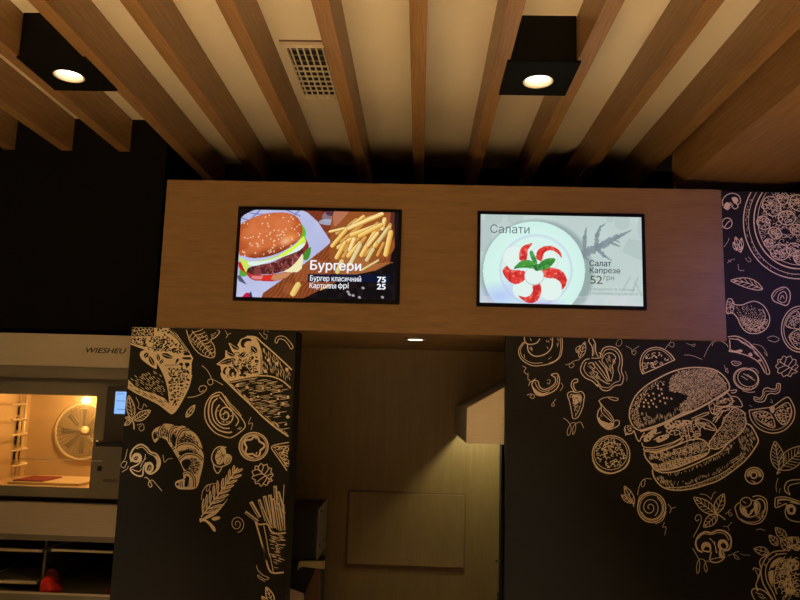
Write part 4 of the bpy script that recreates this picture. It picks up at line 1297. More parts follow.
a.s_([(310,210),(380,222),(470,250),(550,300),(600,385)], 1.2).s_([(315,120),(320,180),(310,210)], 1.0)
a.hatch([(310,95),(400,100),(480,150),(560,230),(620,340),(560,270),(470,180),(390,130),(315,120)], 42, 7, 60, .8)
a.fill([(320,195),(360,205),(400,195),(420,205),(400,222),(340,215)], 0, 1).fill([(465,235),(485,220),(500,240),(490,252)], 0, 1).fill([(540,285),(560,275),(570,292)], 0, 1)
a.done()
a = Art('almond_drawing', mr_, T)
a.s_([(332,295),(365,290),(410,305),(375,325),(345,318)], .9, closed=True).s_([(350,305),(390,308)], .6)
a.done()
T = (720, 270, 6)
a = Art('chicken_leg_drawing', mr_, T)
leg = [(45,180),(70,175),(85,205),(130,210),(170,195),(210,188),(255,210),(285,250),(298,295),(285,340),(250,372),(205,382),(160,372),(125,335),(105,290),(75,258),(45,262),(38,240)]
a.s_(leg, 1.1, closed=True)
a.hatch([(90,220),(170,205),(250,230),(285,290),(250,360),(190,372),(140,340),(110,290)], 60, 9, 12, .6, dens=.8)
a.loops([(120,280),(200,300),(290,300),(250,365),(190,375),(140,340)], 50, 6, 12, .6, sep=12)
a.loops([(45,185),(80,190),(80,250),(45,255)], 10, 8, 14, .7)
a.s_([(255,235),(270,275),(260,320),(230,350)], .9).s_([(85,205),(80,235),(75,258)], .7)
a.done()
a = Art('bay_leaf_drawing', mr_, T)
a.leaf((255,115),(65,63),58,5,.9, bend=12)
a.done()
a = Art('cherry_tomato_drawing', mr_, T)
a.s_([(310,155),(335,120),(385,103),(415,125),(420,170),(400,212),(355,200),(322,185)], 1.1, closed=True)
a.s_([(345,180),(355,145),(385,130),(400,160),(392,190),(370,195),(345,180)], .9).s_([(360,178),(372,152),(385,172)], .8).s_([(318,165),(345,128),(385,112)], .6)
a.done()
a = Art('citrus_drawing', mr_, T)
a.ring((480,355), 112, 138, 1.2).ring((480,355), 98, 122, .8)
a.s_([(395,320),(420,270),(470,250),(480,345),(440,350),(400,340),(395,320)], 1.0).s_([(412,400),(440,370),(480,365),(480,470),(440,450),(412,400)], 1.0)
a.loops([(405,315),(430,275),(475,262),(475,340),(410,335)], 12, 9, 16, .7).loops([(420,400),(475,375),(475,460),(440,440)], 10, 9, 16, .7)
a.done()
T = (720, 188, 6)
a = Art('pizza_drawing', mr_, T)
a.ring((470,200), 330, 345, 1.2, a0=70, a1=240).ring((470,200), 300, 318, .7, a0=70, a1=240).ring((475,195), 272, 290, 1.4, a0=70, a1=240).ring((478,192), 252, 270, .7, a0=70, a1=240)
band1 = [(470+r_*math.cos(R(t_)), 200+r_*1.05*math.sin(R(t_))) for r_, rng in ((322, range(75, 236, 8)), (302, range(235, 74, -8))) for t_ in rng]
a.hatch(band1, 75, 8, 14, .6, dens=.6)
pz = [(478+238*math.cos(R(t_)), 190+255*math.sin(R(t_))) for t_ in range(75, 236, 8)]+[(485,-10),(485,430)]
for c_, r_ in (((310,110),62),((260,210),44),((400,180),52),((360,385),58),((460,250),40),((470,90),55),((330,270),40),((445,370),48),((290,330),28),((480,420),45),((375,60),40)):
    a.ring(c_, r_, r_*.82, 1.0, rot=RND.random()*90)
    ci = [(c_[0]+r_*.8*math.cos(2*PI*k/12), c_[1]+r_*.65*math.sin(2*PI*k/12)) for k in range(12)]
    a.loops(ci, 9, r_*.16, r_*.34, .7).hatch(ci, RND.random()*180, 9, 26, .6, dens=.6)
a.loops(pz, 90, 9, 18, .55, sep=20).hatch(pz, 45, 11, 18, .5, dens=.45)
a.done()
a = Art('small_mushroom_drawing', mr_, T)
a.s_([(18,110),(15,75),(40,42),(80,32),(115,50),(122,85),(105,100)], 1.0)
a.fill([(70,60),(95,55),(110,75),(95,95),(80,85)], 0, 1).fill([(25,100),(45,85),(60,105),(45,125),(28,120)], 0, 1)
a.s_([(55,90),(85,125),(108,110),(85,82)], 1.0).s_([(20,115),(45,130),(60,115)], 1.0).s_([(60,85),(80,108)], .7)
a.done()
a = Art('coffee_bean_drawing', mr_, T)
a.ring((42,212), 30, 32, .9, rot=20).s_([(25,240),(42,212),(62,195)], .9).hatch([(45,215),(68,205),(60,240),(40,240)], 60, 8, 24, .6)
a.done()
a = Art('lavender_leaf_drawing', mr_, T)
a.leaf((125,385),(92,295),38,3,.8).leaf((100,375),(80,325),24,2,.7).leaf((128,375),(128,300),24,2,.7)
a.done()
T = (740, 440, 6.667)
a = Art('laurel_drawing', mr_, T)
a.leaf((262,200),(232,10),88,6,1.0).leaf((262,195),(440,40),120,7,1.0)
a.s_([(262,190),(245,225),(268,212)], 1.2)
a.done()
a = Art('cut_mushroom_drawing', mr_, T)
a.s_([(235,385),(232,442),(252,448),(310,425),(300,480),(320,525),(380,545),(430,540)], 1.2).s_([(235,385),(300,380),(400,410)], 1.2).s_([(252,392),(250,440)], .9)
a.s_([(335,365),(300,340),(300,300),(330,270),(420,262)], 1.2).s_([(335,365),(320,330),(335,300),(420,282)], .9)
a.fill([(310,440),(345,428),(372,455),(360,495),(320,490)], 0, 1).fill([(328,460),(350,450),(352,480),(335,482)], 1, 2)
a.fill([(258,395),(310,392),(400,420),(390,430),(310,412),(260,425)], 0, 1).fill([(262,405),(310,402),(340,412),(265,420)], 1, 2)
a.done()
T = (740, 510, 6.667)
a = Art('dish_drawing', mr_, T)
a.leaf((190,285),(92,258),52,3,1.0).leaf((250,235),(195,168),46,3,1.0).leaf((310,195),(235,118),56,4,1.0).leaf((330,270),(270,195),50,3,1.0)
a.s_([(185,300),(145,320),(130,350),(140,400),(120,460),(105,500),(115,540)], 1.2)
a.s_([(300,270),(220,280),(165,330),(140,400),(150,480),(185,545),(220,600)], 1.4).s_([(310,290),(240,300),(190,345),(170,400),(178,470),(215,540),(240,600)], 1.2)
a.hatch([(300,275),(220,285),(165,335),(145,400),(155,480),(190,545),(205,535),(175,470),(168,400),(190,345),(240,300)], 20, 10, 26, .9)
a.s_([(300,310),(250,360),(235,420),(225,490),(245,560)], 1.3).s_([(275,315),(220,345),(195,400)], 1.1).s_([(230,405),(190,415),(200,480),(220,510)], .9)
a.fill([(200,370),(235,330),(270,320),(235,370),(215,385)], 0, 1).fill([(195,415),(222,405),(218,490),(200,470)], 0, 1)
a.loops([(260,330),(300,320),(300,420),(240,480)], 16, 10, 20, .9)
core = [(290,330),(400,310),(400,600),(300,600),(260,520),(280,420)]
a.fill([(300,350),(350,325),(395,350),(380,400),(350,400),(340,470),(370,540),(320,570),(290,500),(310,430)], 0, 0)
a.blots(core, 30, 9, 20, 1, 1).loops(core, 46, 10, 22, .9, sep=20)
a.s_([(85,400),(95,385),(130,400),(130,425),(115,455)], 1.1).s_([(100,395),(120,440)], .7)
a.s_([(75,545),(90,525),(140,530),(185,560),(215,600)], 1.3).s_([(75,545),(85,575),(100,600)], 1.3).hatch([(90,540),(150,545),(200,600),(110,600)], 30, 11, 34, 1.0)
a.s_([(105,490),(120,540)], .9).s_([(225,490),(280,480),(310,520),(300,590)], 1.2)
a.leaf((345,185),(320,250),30,2,.9).s_([(320,200),(340,180),(370,185),(380,215),(400,210)], 1.0).s_([(330,240),(360,260),(400,255)], 1.0).leaf((400,260),(345,235),40,3,.9)
a.loops([(320,190),(400,180),(400,270),(340,270)], 10, 10, 18, .9)
a.done()
a = Art('squiggles', mr_, (0, 0, 1), clip=(mrx0, mrx1, 0, FZ1))
a.s_([(522.5,366),(526,368),(524,371.5),(528,375)], .6).s_([(528,373),(528,379),(530,381),(528.5,386)], .6)
a.s_([(527,395),(531,394),(534.5,396),(533,398.5),(530,397),(532,394.5)], .6).s_([(547,380),(550,380),(549,384),(547,382.5)], .5)
a.s_([(561,383),(563,386),(560,391)], .5).s_([(556,399),(552,404),(552,406),(554.5,405.5),(553.5,402.5)], .6)
a.s_([(565.5,365),(572,363),(574,365.5),(571,368),(569,365.5),(573,361.5),(580,359.5)], .5)
a.s_([(563.5,418),(568,421.5),(571,427),(570,434),(567.5,435),(567.5,430),(571,423.5),(575,423),(575.5,429),(573,434.5),(573,427),(577,423),(581,422.5),(583.5,428)], .7)
a.s_([(617,341),(620,339),(622,342),(619.5,346),(616,345),(617,342)], .4).s_([(626,346),(631,349),(632,353),(634.5,355),(636,351),(632,351),(639,346)], .4)
a.s_([(665,349),(670,343),(674,343),(673,347),(669,345),(671,341)], .4).s_([(625,371),(627,377),(626.5,381)], .4)
a.s_([(684,355),(692,355.5),(702,359.5)], .5).s_([(704,357),(707,350),(710,345),(713,341)], .5).s_([(686,343),(691,345),(695,344),(694,346.5),(691,345)], .4)
a.s_([(712,346),(714,342),(720,341),(726,344),(728,347)], .6).s_([(724,365),(726,371),(728,373),(727,368),(725,372)], .5)
a.s_([(753,344),(761,346),(766,352),(767,356),(764,352)], .5).s_([(767,338),(773,336),(779,339),(775,342),(768,340)], .6)
a.s_([(637.5,495),(639,487),(642,481),(645,480),(644,486),(641.5,486),(642,481),(646,478.5),(651.5,479)], .7)
a.s_([(668,504),(671,508.5),(669.5,513)], .7).s_([(671,508.5),(676,507)], .6).s_([(664.5,522),(662.5,527),(666,527),(664.5,535)], .6)
a.s_([(693,537),(697,530),(701,521),(700.5,515.5),(697,515),(695,518.5),(697,521),(699,519)], .8)
a.s_([(700,494),(706,495),(711,499)], .7).s_([(711,500),(713,494),(716,492)], .7).s_([(725,514),(729,512),(732,514.5),(730,516),(728,512),(731,509.5)], .6)
a.s_([(723,526),(728,527),(729,531)], .5).s_([(727,527),(732,522)], .5).s_([(756,530),(760,529),(765,530.5)], .6)
a.s_([(692.5,548),(697,556),(699.5,562),(699,571),(697,573),(696.5,566),(699,559.5),(704,560),(707,568),(706,572),(704,567),(706,561),(709,562)], .7)
a.s_([(727.5,556),(733,554),(738,557),(739,559),(735,558),(734,553),(739,551.5)], .6).s_([(740,553.5),(744,555),(750,555)], .4)
a.s_([(778,478),(776,485),(776.5,492)], .6).s_([(779,493),(780,488)], .5).s_([(771,399),(772.5,402.5),(770,402)], .5).s_([(749,405),(752,407)], .4)
a.s_([(727,263),(731,260),(735,259)], .4).s_([(728,260),(731,262)], .4).s_([(745,258),(749,262),(751,260),(748,257)], .4).s_([(738,264),(739,270),(744,270.5)], .4).s_([(724,247),(728,241),(729,238)], .4)
a.done()

# ------------------------------------------------------------------ menu screens
TVY = FY-.02
TVW, TVH = .9722, .5669
def prj(X, Y, Z):                        # world -> photo pixel (arrays)
    d = (X, Y, Z-1.6)
    q = [d[0]*a_.x+d[1]*a_.y+d[2]*a_.z for a_ in (FW, RT, UP)]
    return 400+FPX*q[1]/q[0], 300-FPX*q[2]/q[0]

class Picture:
    """the lit picture of a screen, computed on a fine grid of points (sRGB 0-255)"""
    def __init__(s, x0, x1, z0, z1, Y, nx=330, ny=190):
        s.nx, s.ny = nx, ny
        s.Y = Y
        gx, gz = np.meshgrid(np.linspace(x0, x1, nx), np.linspace(z1, z0, ny))
        s.gx, s.gz = gx, gz
        s.X, s.Yp = prj(gx, Y, gz)
        s.c = np.zeros((ny, nx, 3))
        s.rng = np.random.RandomState(3)
    def noise(s, sc, seed=0):            # smooth value noise
        r = np.random.RandomState(seed)
        n = 96
        t = r.rand(n, n)
        u, v = (s.X/sc) % (n-1), (s.Yp/sc) % (n-1)
        i, j = u.astype(int), v.astype(int)
        fu, fv = u-i, v-j
        fu = fu*fu*(3-2*fu); fv = fv*fv*(3-2*fv)
        return (t[j, i]*(1-fu)+t[j, i+1]*fu)*(1-fv)+(t[j+1, i]*(1-fu)+t[j+1, i+1]*fu)*fv
    def poly(s, pts, smooth=True):
        P = catmull(pts, True, 5) if smooth else pts
        m_ = np.zeros(s.X.shape, bool)
        j = len(P)-1
        for i in range(len(P)):
            (x1_, y1_), (x2_, y2_) = P[i], P[j]
            if y1_ != y2_:
                m_ ^= ((y1_ > s.Yp) != (y2_ > s.Yp)) & (s.X < (x2_-x1_)*(s.Yp-y1_)/(y2_-y1_)+x1_)
            j = i
        return m_
    def seg(s, a, b, w):
        dx, dy = b[0]-a[0], b[1]-a[1]
        t = np.clip(((s.X-a[0])*dx+(s.Yp-a[1])*dy)/(dx*dx+dy*dy), 0, 1)
        d = np.hypot(s.X-a[0]-t*dx, s.Yp-a[1]-t*dy)
        return d, t, (dx*(s.Yp-a[1])-dy*(s.X-a[0]))/math.hypot(dx, dy)
    def ell(s, c, rx, ry, rot=0):
        ca, sa = math.cos(R(rot)), math.sin(R(rot))
        x, y = s.X-c[0], s.Yp-c[1]
        return np.hypot((x*ca+y*sa)/rx, (-x*sa+y*ca)/ry)
    def put(s, m_, col, al=1.0):
        al = np.clip(np.asarray(m_, float)*al, 0, 1)[..., None]
        s.c = s.c*(1-al)+np.asarray(col, float)*al
        return s
    def build(s, name, material, parent):
        ny, nx = s.ny, s.nx
        me = bpy.data.meshes.new(name)
        vs_ = np.stack([s.gx, np.full_like(s.gx, s.Y), s.gz], -1).reshape(-1, 3)
        idx = np.arange(ny*nx).reshape(ny, nx)
        f = np.stack([idx[1:, :-1], idx[1:, 1:], idx[:-1, 1:], idx[:-1, :-1]], -1).reshape(-1, 4)
        me.vertices.add(len(vs_)); me.vertices.foreach_set('co', vs_.ravel())
        me.loops.add(f.size); me.loops.foreach_set('vertex_index', f.ravel().astype(np.int32))
        me.polygons.add(len(f))
        me.polygons.foreach_set('loop_start', np.arange(0, f.size, 4, dtype=np.int32))
        me.polygons.foreach_set('loop_total', np.full(len(f), 4, dtype=np.int32))
        me.update(calc_edges=True)
        c = np.clip(s.c/255, 0, 1)
        lin = np.where(c <= .04045, c/12.92, ((c+.055)/1.055)**2.4).reshape(-1, 3)
        at_ = me.color_attributes.new('picture', 'FLOAT_COLOR', 'POINT')
        at_.data.foreach_set('color', np.concatenate([lin, np.ones((len(lin), 1))], 1).ravel().astype(np.float32))
        me.materials.append(material)
        o = bpy.data.objects.new(name, me)
        C.objects.link(o)
        put(o, parent)
        return o

PICT = bpy.data.materials.new('lit screen picture'); PICT.use_nodes = True
nt = PICT.node_tree; nt.nodes.clear()
o_ = nt.nodes.new('ShaderNodeOutputMaterial'); e_ = nt.nodes.new('ShaderNodeEmission'); a_ = nt.nodes.new('ShaderNodeVertexColor')
a_.layer_name = 'picture'
e_.inputs['Strength'].default_value = 1.0
nt.links.new(a_.outputs['Color'], e_.inputs['Color']); nt.links.new(e_.outputs[0], o_.inputs['Surface'])

def screen(x0, z0, label):
    t = thing('menu_screen', (x0+TVW/2, TVY, z0), label, 'menu screen')
    x1, z1 = x0+TVW, z0+TVH
    b = .0185
    mb = MB()
    mb.box(x0, x1, TVY, TVY+.012, z1-b, z1).box(x0, x1, TVY, TVY+.012, z0, z0+b*1.25)
    mb.box(x0, x0+b, TVY, TVY+.012, z0+b*1.25, z1-b).box(x1-b, x1, TVY, TVY+.012, z0+b*1.25, z1-b)
    mb.build('bezel', M['bezel'], t, .0015)
    box('back_shell', (x0+.004, x1-.004, TVY+.012, FY-.0005, z0+.004, z1-.004), M['plastic'], t)
    return t, (x0+b, x1-b, z0+b*1.25, z1-b, TVY+.006)

def words(parent, Yp, x0, x1, base, cap, txt, material, **k):
    """text from pixel x0 to x1 standing on pixel line base, capitals cap pixels high"""
    p0, p1 = at(x0, base, Yp-.0012), at(x1, base, Yp-.0012)
    return text_obj('lettering', txt, (p0.x, Yp-.0012, p0.z), p1.x-p0.x, cap*Yp/FPX, material, parent, **k)

# burger screen
tv, r_ = screen(-1.098, E+.538, 'left menu screen with a burger picture on the oak fascia')
pc = Picture(*r_)
N = pc.noise
pc.put(np.ones(pc.X.shape), (22, 14, 13))
bd = pc.poly([(255,299),(300,235),(318,222),(298,207),(398,207),(395,230),(390,262),(376,270),(352,275),(330,285),(312,294),(298,301)], False)
gr = .5+.5*np.sin((pc.X*.8+pc.Yp*.42)*1.9+6*N(9, 4))
pc.put(bd, (150, 78, 40)).put(bd*gr, (105, 48, 24), .65).put(bd*(N(12, 2) > .6), (190, 110, 60), .3)
pc.put(pc.poly([(296,207),(338,207),(336,222),(326,232),(316,222)]), (120, 50, 32), .75)
pp = pc.poly([(238,218),(252,211),(262,208),(300,209),(308,213),(318,222),(331,242),(322,250),(300,267),(276,284),(263,293),(260,302),(236,302)], False)
pc.put(pp, (178, 184, 222)).put(pp*N(14, 5), (205, 210, 240), .5)
for q in (((250,213),(276,216)),((284,209),(300,216)),((262,208),(250,220)),((241,218),(252,221)),((300,210),(292,217))):
    d, _, _ = pc.seg(*q, 1); pc.put((d < .6)*pp, (95, 100, 170), .7)
pc.put(pc.poly([(237,276),(240,275),(247,285),(239,281)], False), (82, 82, 110))
pc.put(pc.poly([(242,299),(245,293.5),(249,293),(252,299)]), (190, 25, 60)).put(pc.poly([(249,294),(251,291),(253,299),(250,299)], False), (40, 45, 90))
pc.put(pc.ell((330, 208), 10, 6) < 1, (110, 25, 30)).put(pc.ell((330, 217), 8, 6) < 1, (150, 150, 175), .6).put(pc.ell((328, 222), 9, 3) < 1, (170, 185, 215), .8).put(pc.ell((331, 213), 5, 3) < 1, (60, 30, 40), .7)
# lower bun, tomato, salad
pc.put(pc.poly([(246,272),(262,275),(280,273),(291,271),(287,277),(276,281),(262,281),(252,279.5)]), (185, 55, 55))
pc.put(pc.poly([(270,276),(290,272),(287,277),(275,280.5)]), (200, 135, 92)).put(pc.poly([(252,276),(264,276.5),(262,279),(254,279)]), (225, 130, 130)).put(pc.poly([(264,276),(272,275),(270,279.5),(262,280)]), (215, 50, 35))
pc.put(pc.poly([(239,262),(246,262),(247,271),(243,272),(239,268)]), (200, 95, 60)).put(pc.poly([(238,263),(241,264),(247,272),(243,272)]), (190, 25, 30)).put(pc.poly([(240,270),(247,274),(244,276.5),(240,275)]), (90, 165, 50))
pc.put(pc.poly([(303,236),(308,243),(308.5,250),(304,256),(301,249)]), (140, 45, 45)).put(pc.poly([(304,253),(311,247),(309,258),(304,260)]), (70, 140, 45)).put(pc.poly([(300,224),(304,227),(306,233),(303,241),(300,238)]), (90, 190, 50))
pc.put(pc.poly([(284,272),(303,254),(302,268),(298,272)], False), (240, 232, 180))
pt = pc.poly([(246,270),(256,265),(270,263),(283,257),(297,250),(304,247),(303,252),(297,261),(288,269),(275,273.5),(262,274.5),(251,274)])
pc.put(pt, (128, 62, 58)).put(pt*(N(2.6, 8) > .55), (70, 28, 28), .75).put(pt*(N(2.2, 9) > .72), (185, 105, 95), .8).put(pt*(pc.X < 254), (60, 32, 30), .6)
pc.put(pc.poly([(239,257),(248,261),(264,260),(281,254),(295,245),(303,238),(306,241),(302,248),(285,255),(268,261),(250,266),(246,272),(241,262)]), (200, 228, 90))
pc.put(pc.poly([(248,262),(264,261),(282,256),(297,246.5),(305,243),(300,250),(284,256.5),(268,262.5),(253,266)]), (222, 238, 232))
pc.put(pc.poly([(280,255),(296,244),(303,236.5),(304,240),(296,248),(284,256)]), (215, 245, 60))
bp = [(239,229),(246,221),(262,214.5),(278,212.5),(290,213.5),(298,218),(302,226),(302.5,233),(299,240),(291,246.5),(280,252.5),(266,257),(253,258),(244,256),(239,253)]
bn = pc.poly(bp)
sh = np.clip(pc.ell((270, 232), 36, 26, -18), 0, 1.3)
pc.put(bn, (208, 112, 62)).put(bn*np.clip((sh-.55)*1.6, 0, 1), (150, 52, 20), .85).put(bn*(N(7, 11) > .55), (222, 130, 80), .35)
dd = pc.ell((272, 262), 45, 13, -17); pc.put(bn*np.clip(1.25-dd, 0, 1), (95, 30, 10), .9)
pc.put(bn*np.clip(1-pc.ell((286, 241), 8, 5, -25), 0, 1), (245, 205, 190), .95).put(bn*np.clip(1-pc.ell((290, 238), 12, 7, -35), 0, 1), (240, 160, 80), .7)
for k in range(95):
    q = (pc.rng.uniform(240, 301), pc.rng.uniform(215, 257))
    if inside(q, bp) and (pc.rng.rand() < .3 or (q[1]-214)/42+(q[0]-240)/200 > .55):
        pc.put(bn*(pc.ell(q, 1.0, .65, pc.rng.uniform(0, 180)) < 1), (245, 205, 165), .85)
# fries
pc.put(pc.poly([(334,212),(352,207),(396,207),(396,240),(388,256),(360,262),(332,262),(330,240)]), (150, 82, 36)).put(pc.poly([(392,207),(397,207),(394,238),(389,236)]), (90, 45, 40))
pc.put(pc.poly([(335,208),(350,208),(342,220),(334,226)]), (190, 120, 95), .8)
pc.put(pc.poly([(345,240),(362,236),(368,262),(392,262),(392,268),(350,276),(338,270)]), (176, 112, 62), .7)
fz = [(120,200,215,120,20),(230,130,330,95,20),(130,250,250,150,22),(205,250,330,150,20),(150,300,190,230,22),(215,300,270,225,22),(300,250,350,190,22),(330,210,390,130,22),(360,230,420,150,22),(270,330,330,270,20),(140,340,170,290,20),(345,330,380,260,18),(100,200,140,170,18),(290,180,345,140,20),(190,155,260,100,20),(60,190,170,165,15),(75,275,165,170,24),(110,285,235,200,24),(175,170,370,85,26),(190,210,360,150,28),(100,345,150,255,24),(180,300,205,235,26),(170,335,240,260,26),(250,330,330,190,26),(375,170,388,118,26),(240,215,365,150,26),(330,275,415,165,28),(290,270,345,200,22),(395,325,425,195,30),(280,360,318,295,22),(180,385,240,270,24),(105,430,130,370,28),(250,420,350,362,13),(350,250,405,170,18)]
for i, (x1_, y1_, x2_, y2_, w_) in enumerate(fz):
    a1, b1 = (320+x1_/6, 200+y1_/6), (320+x2_/6, 200+y2_/6)
    d, t_, sd = pc.seg(a1, b1, w_/6)
    mk = d < w_/12
    tone = (244, 200, 104) if i % 3 else (250, 220, 146)
    pc.put(d < w_/12+.5, (120, 62, 22), .55)
    pc.put(mk, tone).put(mk*(sd > w_/36), (206, 140, 52), .75).put(mk*(sd < -w_/30), (250, 226, 160), .6)
    if i < 14: pc.put(mk, (188, 118, 48), .5)
    if i >= 29: pc.put(mk, (205, 205, 160), .5)
pc.put(mk, (0, 0, 0), 0)
d, t_, sd = pc.seg((293,293.5), (298,285), 7); mk = d < 2.9
pc.put(mk, (236, 206, 120)).put(mk*(sd > 1), (214, 160, 70), .6)
d, t_, sd = pc.seg((322,290), (330,286), 4); pc.put(d < 2, (215, 170, 90))
dk = pc.poly([(300,302),(312,294.5),(330,286),(352,275.5),(376,270.5),(391,263),(402,262),(402,306)], False)
pc.put(dk, (20, 15, 16)).put(dk*(N(5, 3) > .6), (38, 28, 28), .6)
pc.put((pc.X > 394.5)*1., (22, 16, 20), .9)
for q in ((348,292),(349.5,294.5),(353,295.5),(359.5,297.5),(363,288),(382.5,297.2)):
    pc.put(pc.ell(q, 1.6, 1.1, 30) < 1, (190, 180, 185), .9)
pc.put(pc.poly([(308,273.7),(390.5,275.2),(390.3,282.6),(307.6,281.6)], False), (16, 22, 52), .88)
pc.put(((pc.X-pc.X.min())+(pc.Yp-207) < 16)*1., (24, 14, 20), .9)
s = pc.build('screen_picture', PICT, tv)
Yt = r_[4]
WH = emit('white screen text', (.93, .95, 1), .95)
words(s, Yt, 310.3, 360.8, 269.6, 9.3, 'Бургери', WH, bold=.022)
words(s, Yt, 310, 361, 280.6, 5.3, 'Бургер класичний', WH, bold=.010)
words(s, Yt, 309.5, 336.0, 288.0, 5.3, 'Картопля', WH, bold=.010)
words(s, Yt, 343.3, 348.4, 288.2, 5.3, 'рі', WH, bold=.010)
words(s, Yt, 338.0, 342.5, 288.15, 5.3, 'о', WH, bold=.010)    # the ring of the letter, its stem follows
p0, p1 = at(339.9, 289.4, Yt-.0012), at(340.6, 283.0, Yt-.0012)
box('lettering', (p0.x, p1.x, Yt-.0014, Yt-.0010, p0.z, p1.z), WH, s)
words(s, Yt, 377.3, 385.6, 282.2, 5.6, '75', WH, bold=.04)
words(s, Yt, 377.0, 385.4, 289.2, 5.6, '25', WH, bold=.04)

# salad screen
tv, r_ = screen(.320, E+.5376, 'right menu screen with a salad plate picture on the oak fascia')
pc = Picture(*r_)
N = pc.noise
pc.put(np.ones(pc.X.shape), (196, 214, 208)).put(N(30, 1), (180, 196, 196), .6)
G = (128, 140, 148)
for q in ((494,218,9,6),(515,218,8,6),(484,236,8,16),(622,222,8,8),(646,228,9,14),(610,219,4,4)):
    pc.put(pc.ell(q[:2], q[2], q[3]) < 1, (176, 192, 190), .6)
pc.put(pc.poly([(622,252),(628,238),(645,242),(645,262)], False), (172, 190, 184), .55)
pc.put(np.clip(1.06-pc.ell((537, 274), 55, 53), 0, .08)*12, (120, 140, 140), .6)
pl = pc.ell((534, 271), 51, 49.5)
pc.put(pl < 1, (212, 243, 234))
pc.put((pl < 1)*np.clip((pl-.8)*4, 0, 1), (200, 236, 228), .6)
ri = pc.ell((536, 270), 35, 34)
pc.put(np.clip(1-abs(ri-1)*14, 0, 1), (190, 200, 232), .8).put(ri < 1, (216, 244, 236), .7)
pc.put(np.clip(1-pc.ell((500, 296), 26, 16), 0, 1), (175, 190, 250), .8).put(np.clip(1-pc.ell((540, 304), 30, 8), 0, 1), (190, 180, 240), .7).put(np.clip(1-pc.ell((512, 282), 12, 22), 0, 1), (190, 200, 245), .5)
Q = lambda L: [(475+x/6, 205+y/6) for x, y in L]
WM = (226, 242, 236)
for c_, r1 in (((240,315),72),((410,330),85),((290,505),64),((455,505),70)):
    e1 = pc.ell((475+c_[0]/6, 205+c_[1]/6), r1/6, r1/6.2)
    pc.put(e1 < 1.05, (190, 208, 205), .45).put(e1 < 1, WM)
for L in ([(268,330),(268,280),(290,245),(345,230),(318,270),(308,330)],[(368,320),(375,275),(410,250),(460,246),(508,275),(521,318),(490,285),(450,272),(415,288),(400,335)],
          [(165,400),(190,365),(215,388),(270,392),(302,402),(302,445),(250,475),(200,455)],[(410,385),(460,375),(520,395),(550,440),(545,480),(522,508),(515,470),(480,442),(430,437),(402,420)],[(258,545),(310,552),(345,520),(345,470),(385,463),(398,520),(372,575),(320,588)]):
    mk = pc.poly(Q(L))
    pc.put(mk, (222, 62, 55)).put(mk*(N(2.4, 6) > .62), (245, 130, 115), .7).put(mk*(N(3, 12) > .66), (180, 35, 35), .6)
pc.put(pc.ell((475+355/6, 205+427/6), 9.8, 9) < 1, (180, 200, 200)).put(pc.ell((475+355/6, 205+425/6), 9.2, 8.5) < 1, WM)
for L, c_ in (([(232,382),(268,342),(320,330),(368,350),(378,385),(330,380),(280,376)], (72, 150, 60)),([(372,388),(398,338),(440,320),(484,324),(462,360),(422,388)], (58, 135, 55)),([(328,288),(342,274),(366,318),(372,352),(342,332)], (60, 140, 70)),([(355,360),(385,355),(390,390),(360,392)], (45, 105, 60))):
    mk = pc.poly(Q(L)); pc.put(mk, c_).put(mk*(N(2, 3) > .6), (105, 185, 90), .5)
for q in ((((240,378)), (370,362)), ((380,380),(470,330))):
    d, _, _ = pc.seg(*[(475+x/6, 205+y/6) for x, y in q], 1); pc.put(d < .5, (40, 100, 45), .6)
Zp = lambda x, y: (460+x/4, 195+y/4)
rk_ = N(1.7, 21)
for x1_, y1_, x2_, y2_, w1, w2 in ((488,238,560,205,26,24),(560,205,630,168,26,18),(630,168,684,142,14,4),(545,205,548,160,14,14),(548,160,562,128,14,8),(562,128,582,114,8,3),(500,222,498,170,12,14),(498,170,505,132,12,4),(545,212,580,245,14,12),(580,245,606,262,10,3),(490,240,515,262,14,5),(600,190,640,206,10,4),(620,178,640,192,8,3)):
    d, t_, _ = pc.seg(Zp(x1_, y1_), Zp(x2_, y2_), 1)
    wd = (w1+(w2-w1)*t_)/8*(.7+.9*rk_)
    pc.put((d < wd)*(pl > 1), G, .85)
for q in (((680,330),(655,375)),((712,330),(690,385)),((700,350),(725,400))):
    d, _, _ = pc.seg(Zp(*q[0]), Zp(*q[1]), 1); pc.put(np.clip(1.6-d, 0, 1), (165, 182, 180), .5)
pc.put((pc.Yp > 296)*N(6, 4)*(pl > 1), (215, 214, 222), .7)
s = pc.build('screen_picture', PICT, tv)
Yt = r_[4]
INK = emit('dark screen text', srgb(22, 40, 52)[:3], 1.0); GRY = emit('grey screen text', srgb(96, 112, 118)[:3], 1.0)
OLV = emit('olive screen text', srgb(88, 84, 62)[:3], 1.0); PAL = emit('pale grey screen text', srgb(140, 156, 156)[:3], 1.0)
words(s, Yt, 490.3, 529.5, 232.8, 8.6, 'Салати', GRY, bold=-.014)
words(s, Yt, 589.6, 611.2, 266.0, 5.8, 'Салат', INK, bold=.010)
words(s, Yt, 589.8, 620.2, 272.8, 5.4, 'Капрезе', INK, bold=.006)
words(s, Yt, 590.2, 602.6, 283.6, 8.2, '52', OLV, spacing=.86)
words(s, Yt, 603.6, 614.0, 280.0, 5.2, 'грн', GRY)
words(s, Yt, 590, 634.5, 290.2, 2.9, 'з моцарелою та томатами', PAL)
words(s, Yt, 590, 638, 294.4, 2.9, 'з базиліковим соусом песто', PAL)

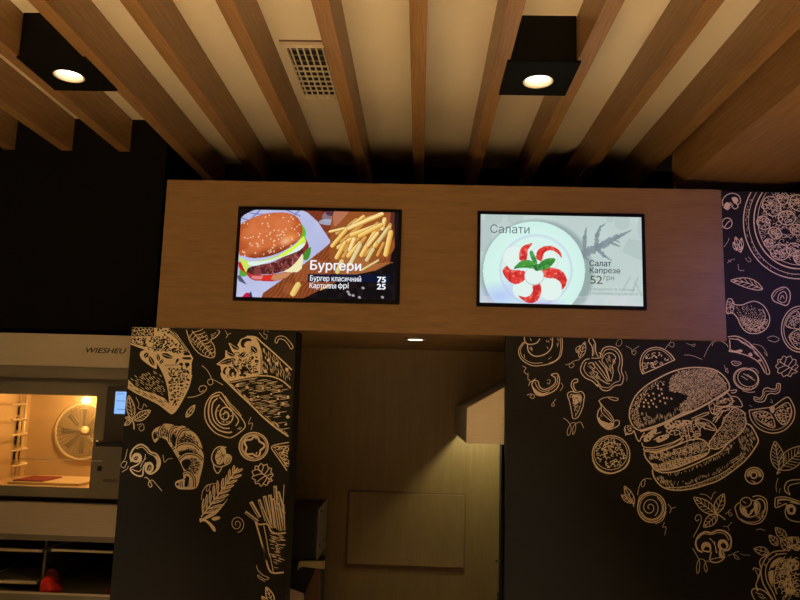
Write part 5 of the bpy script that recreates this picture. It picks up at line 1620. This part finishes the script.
# ------------------------------------------------------------------ light of the place, plus added unseen lamps
w = bpy.data.worlds.new('world')
bpy.context.scene.world = w
w.use_nodes = True
nt = w.node_tree
bg = nt.nodes['Background']
tc = nt.nodes.new('ShaderNodeTexCoord')
sp = nt.nodes.new('ShaderNodeSeparateXYZ')
rp = nt.nodes.new('ShaderNodeValToRGB')
rp.color_ramp.elements[0].position = 0.25
rp.color_ramp.elements[1].position = 0.8
rp.color_ramp.elements[0].color = (1.0, .62, .28, 1)
rp.color_ramp.elements[1].color = (.62, .42, .40, 1)
mr = nt.nodes.new('ShaderNodeMapRange')
mr.inputs['From Min'].default_value = -1
mr.inputs['From Max'].default_value = 1
nt.links.new(tc.outputs['Generated'], sp.inputs[0])
nt.links.new(sp.outputs['X'], mr.inputs['Value'])
nt.links.new(mr.outputs[0], rp.inputs['Fac'])
nt.links.new(rp.outputs['Color'], bg.inputs['Color'])
bg.inputs['Strength'].default_value = 0.07

vs = bpy.context.scene.view_settings
vs.view_transform = 'Standard'
vs.look = 'None'
vs.gamma = 1
vs.use_curve_mapping = False
vs.exposure = 0.0

# pale counter added out of view to bounce light up at the ceiling
st(box('floor_bounce_counter', (-3.2, 3.2, .45, 1.6, 0, .95), mat('pale bounce counter', (.80, .68, .5), .6, noise=.06, scale=5)))
st(box('wall_rear', (-5, 5, -4.1, -4, 0, CZ), mat('brown rear wall', (.12, .08, .05), .8, noise=.1, scale=3)))  # unseen wall, added to cut low ambient light from behind
for i in range(6):  # unseen spots added to feed the bounce off the counter
    ld = bpy.data.lights.new('bounce_spot', 'SPOT')
    ld.energy = 2600; ld.color = (1, .74, .42); ld.spot_size = R(30); ld.spot_blend = .5; ld.shadow_soft_size = .05
    lo = bpy.data.objects.new('bounce_spot', ld); lo.location = (-2.25+.9*i, 1.02, SZ-.02); C.objects.link(lo)

# unseen violet spot, added to tint the right end of the menu wall
ld = bpy.data.lights.new('violet_tint_spot', 'SPOT')
ld.energy = 45; ld.color = (.40, .26, 1.0); ld.shadow_soft_size = .3; ld.spot_size = R(50); ld.spot_blend = 1.0
lo = bpy.data.objects.new('violet_tint_spot', ld); lo.location = (2.9, 2.2, 2.5); C.objects.link(lo)
lo.rotation_euler = (Vector((1.75, 4.0, 2.35))-lo.location).to_track_quat('-Z', 'Y').to_euler()
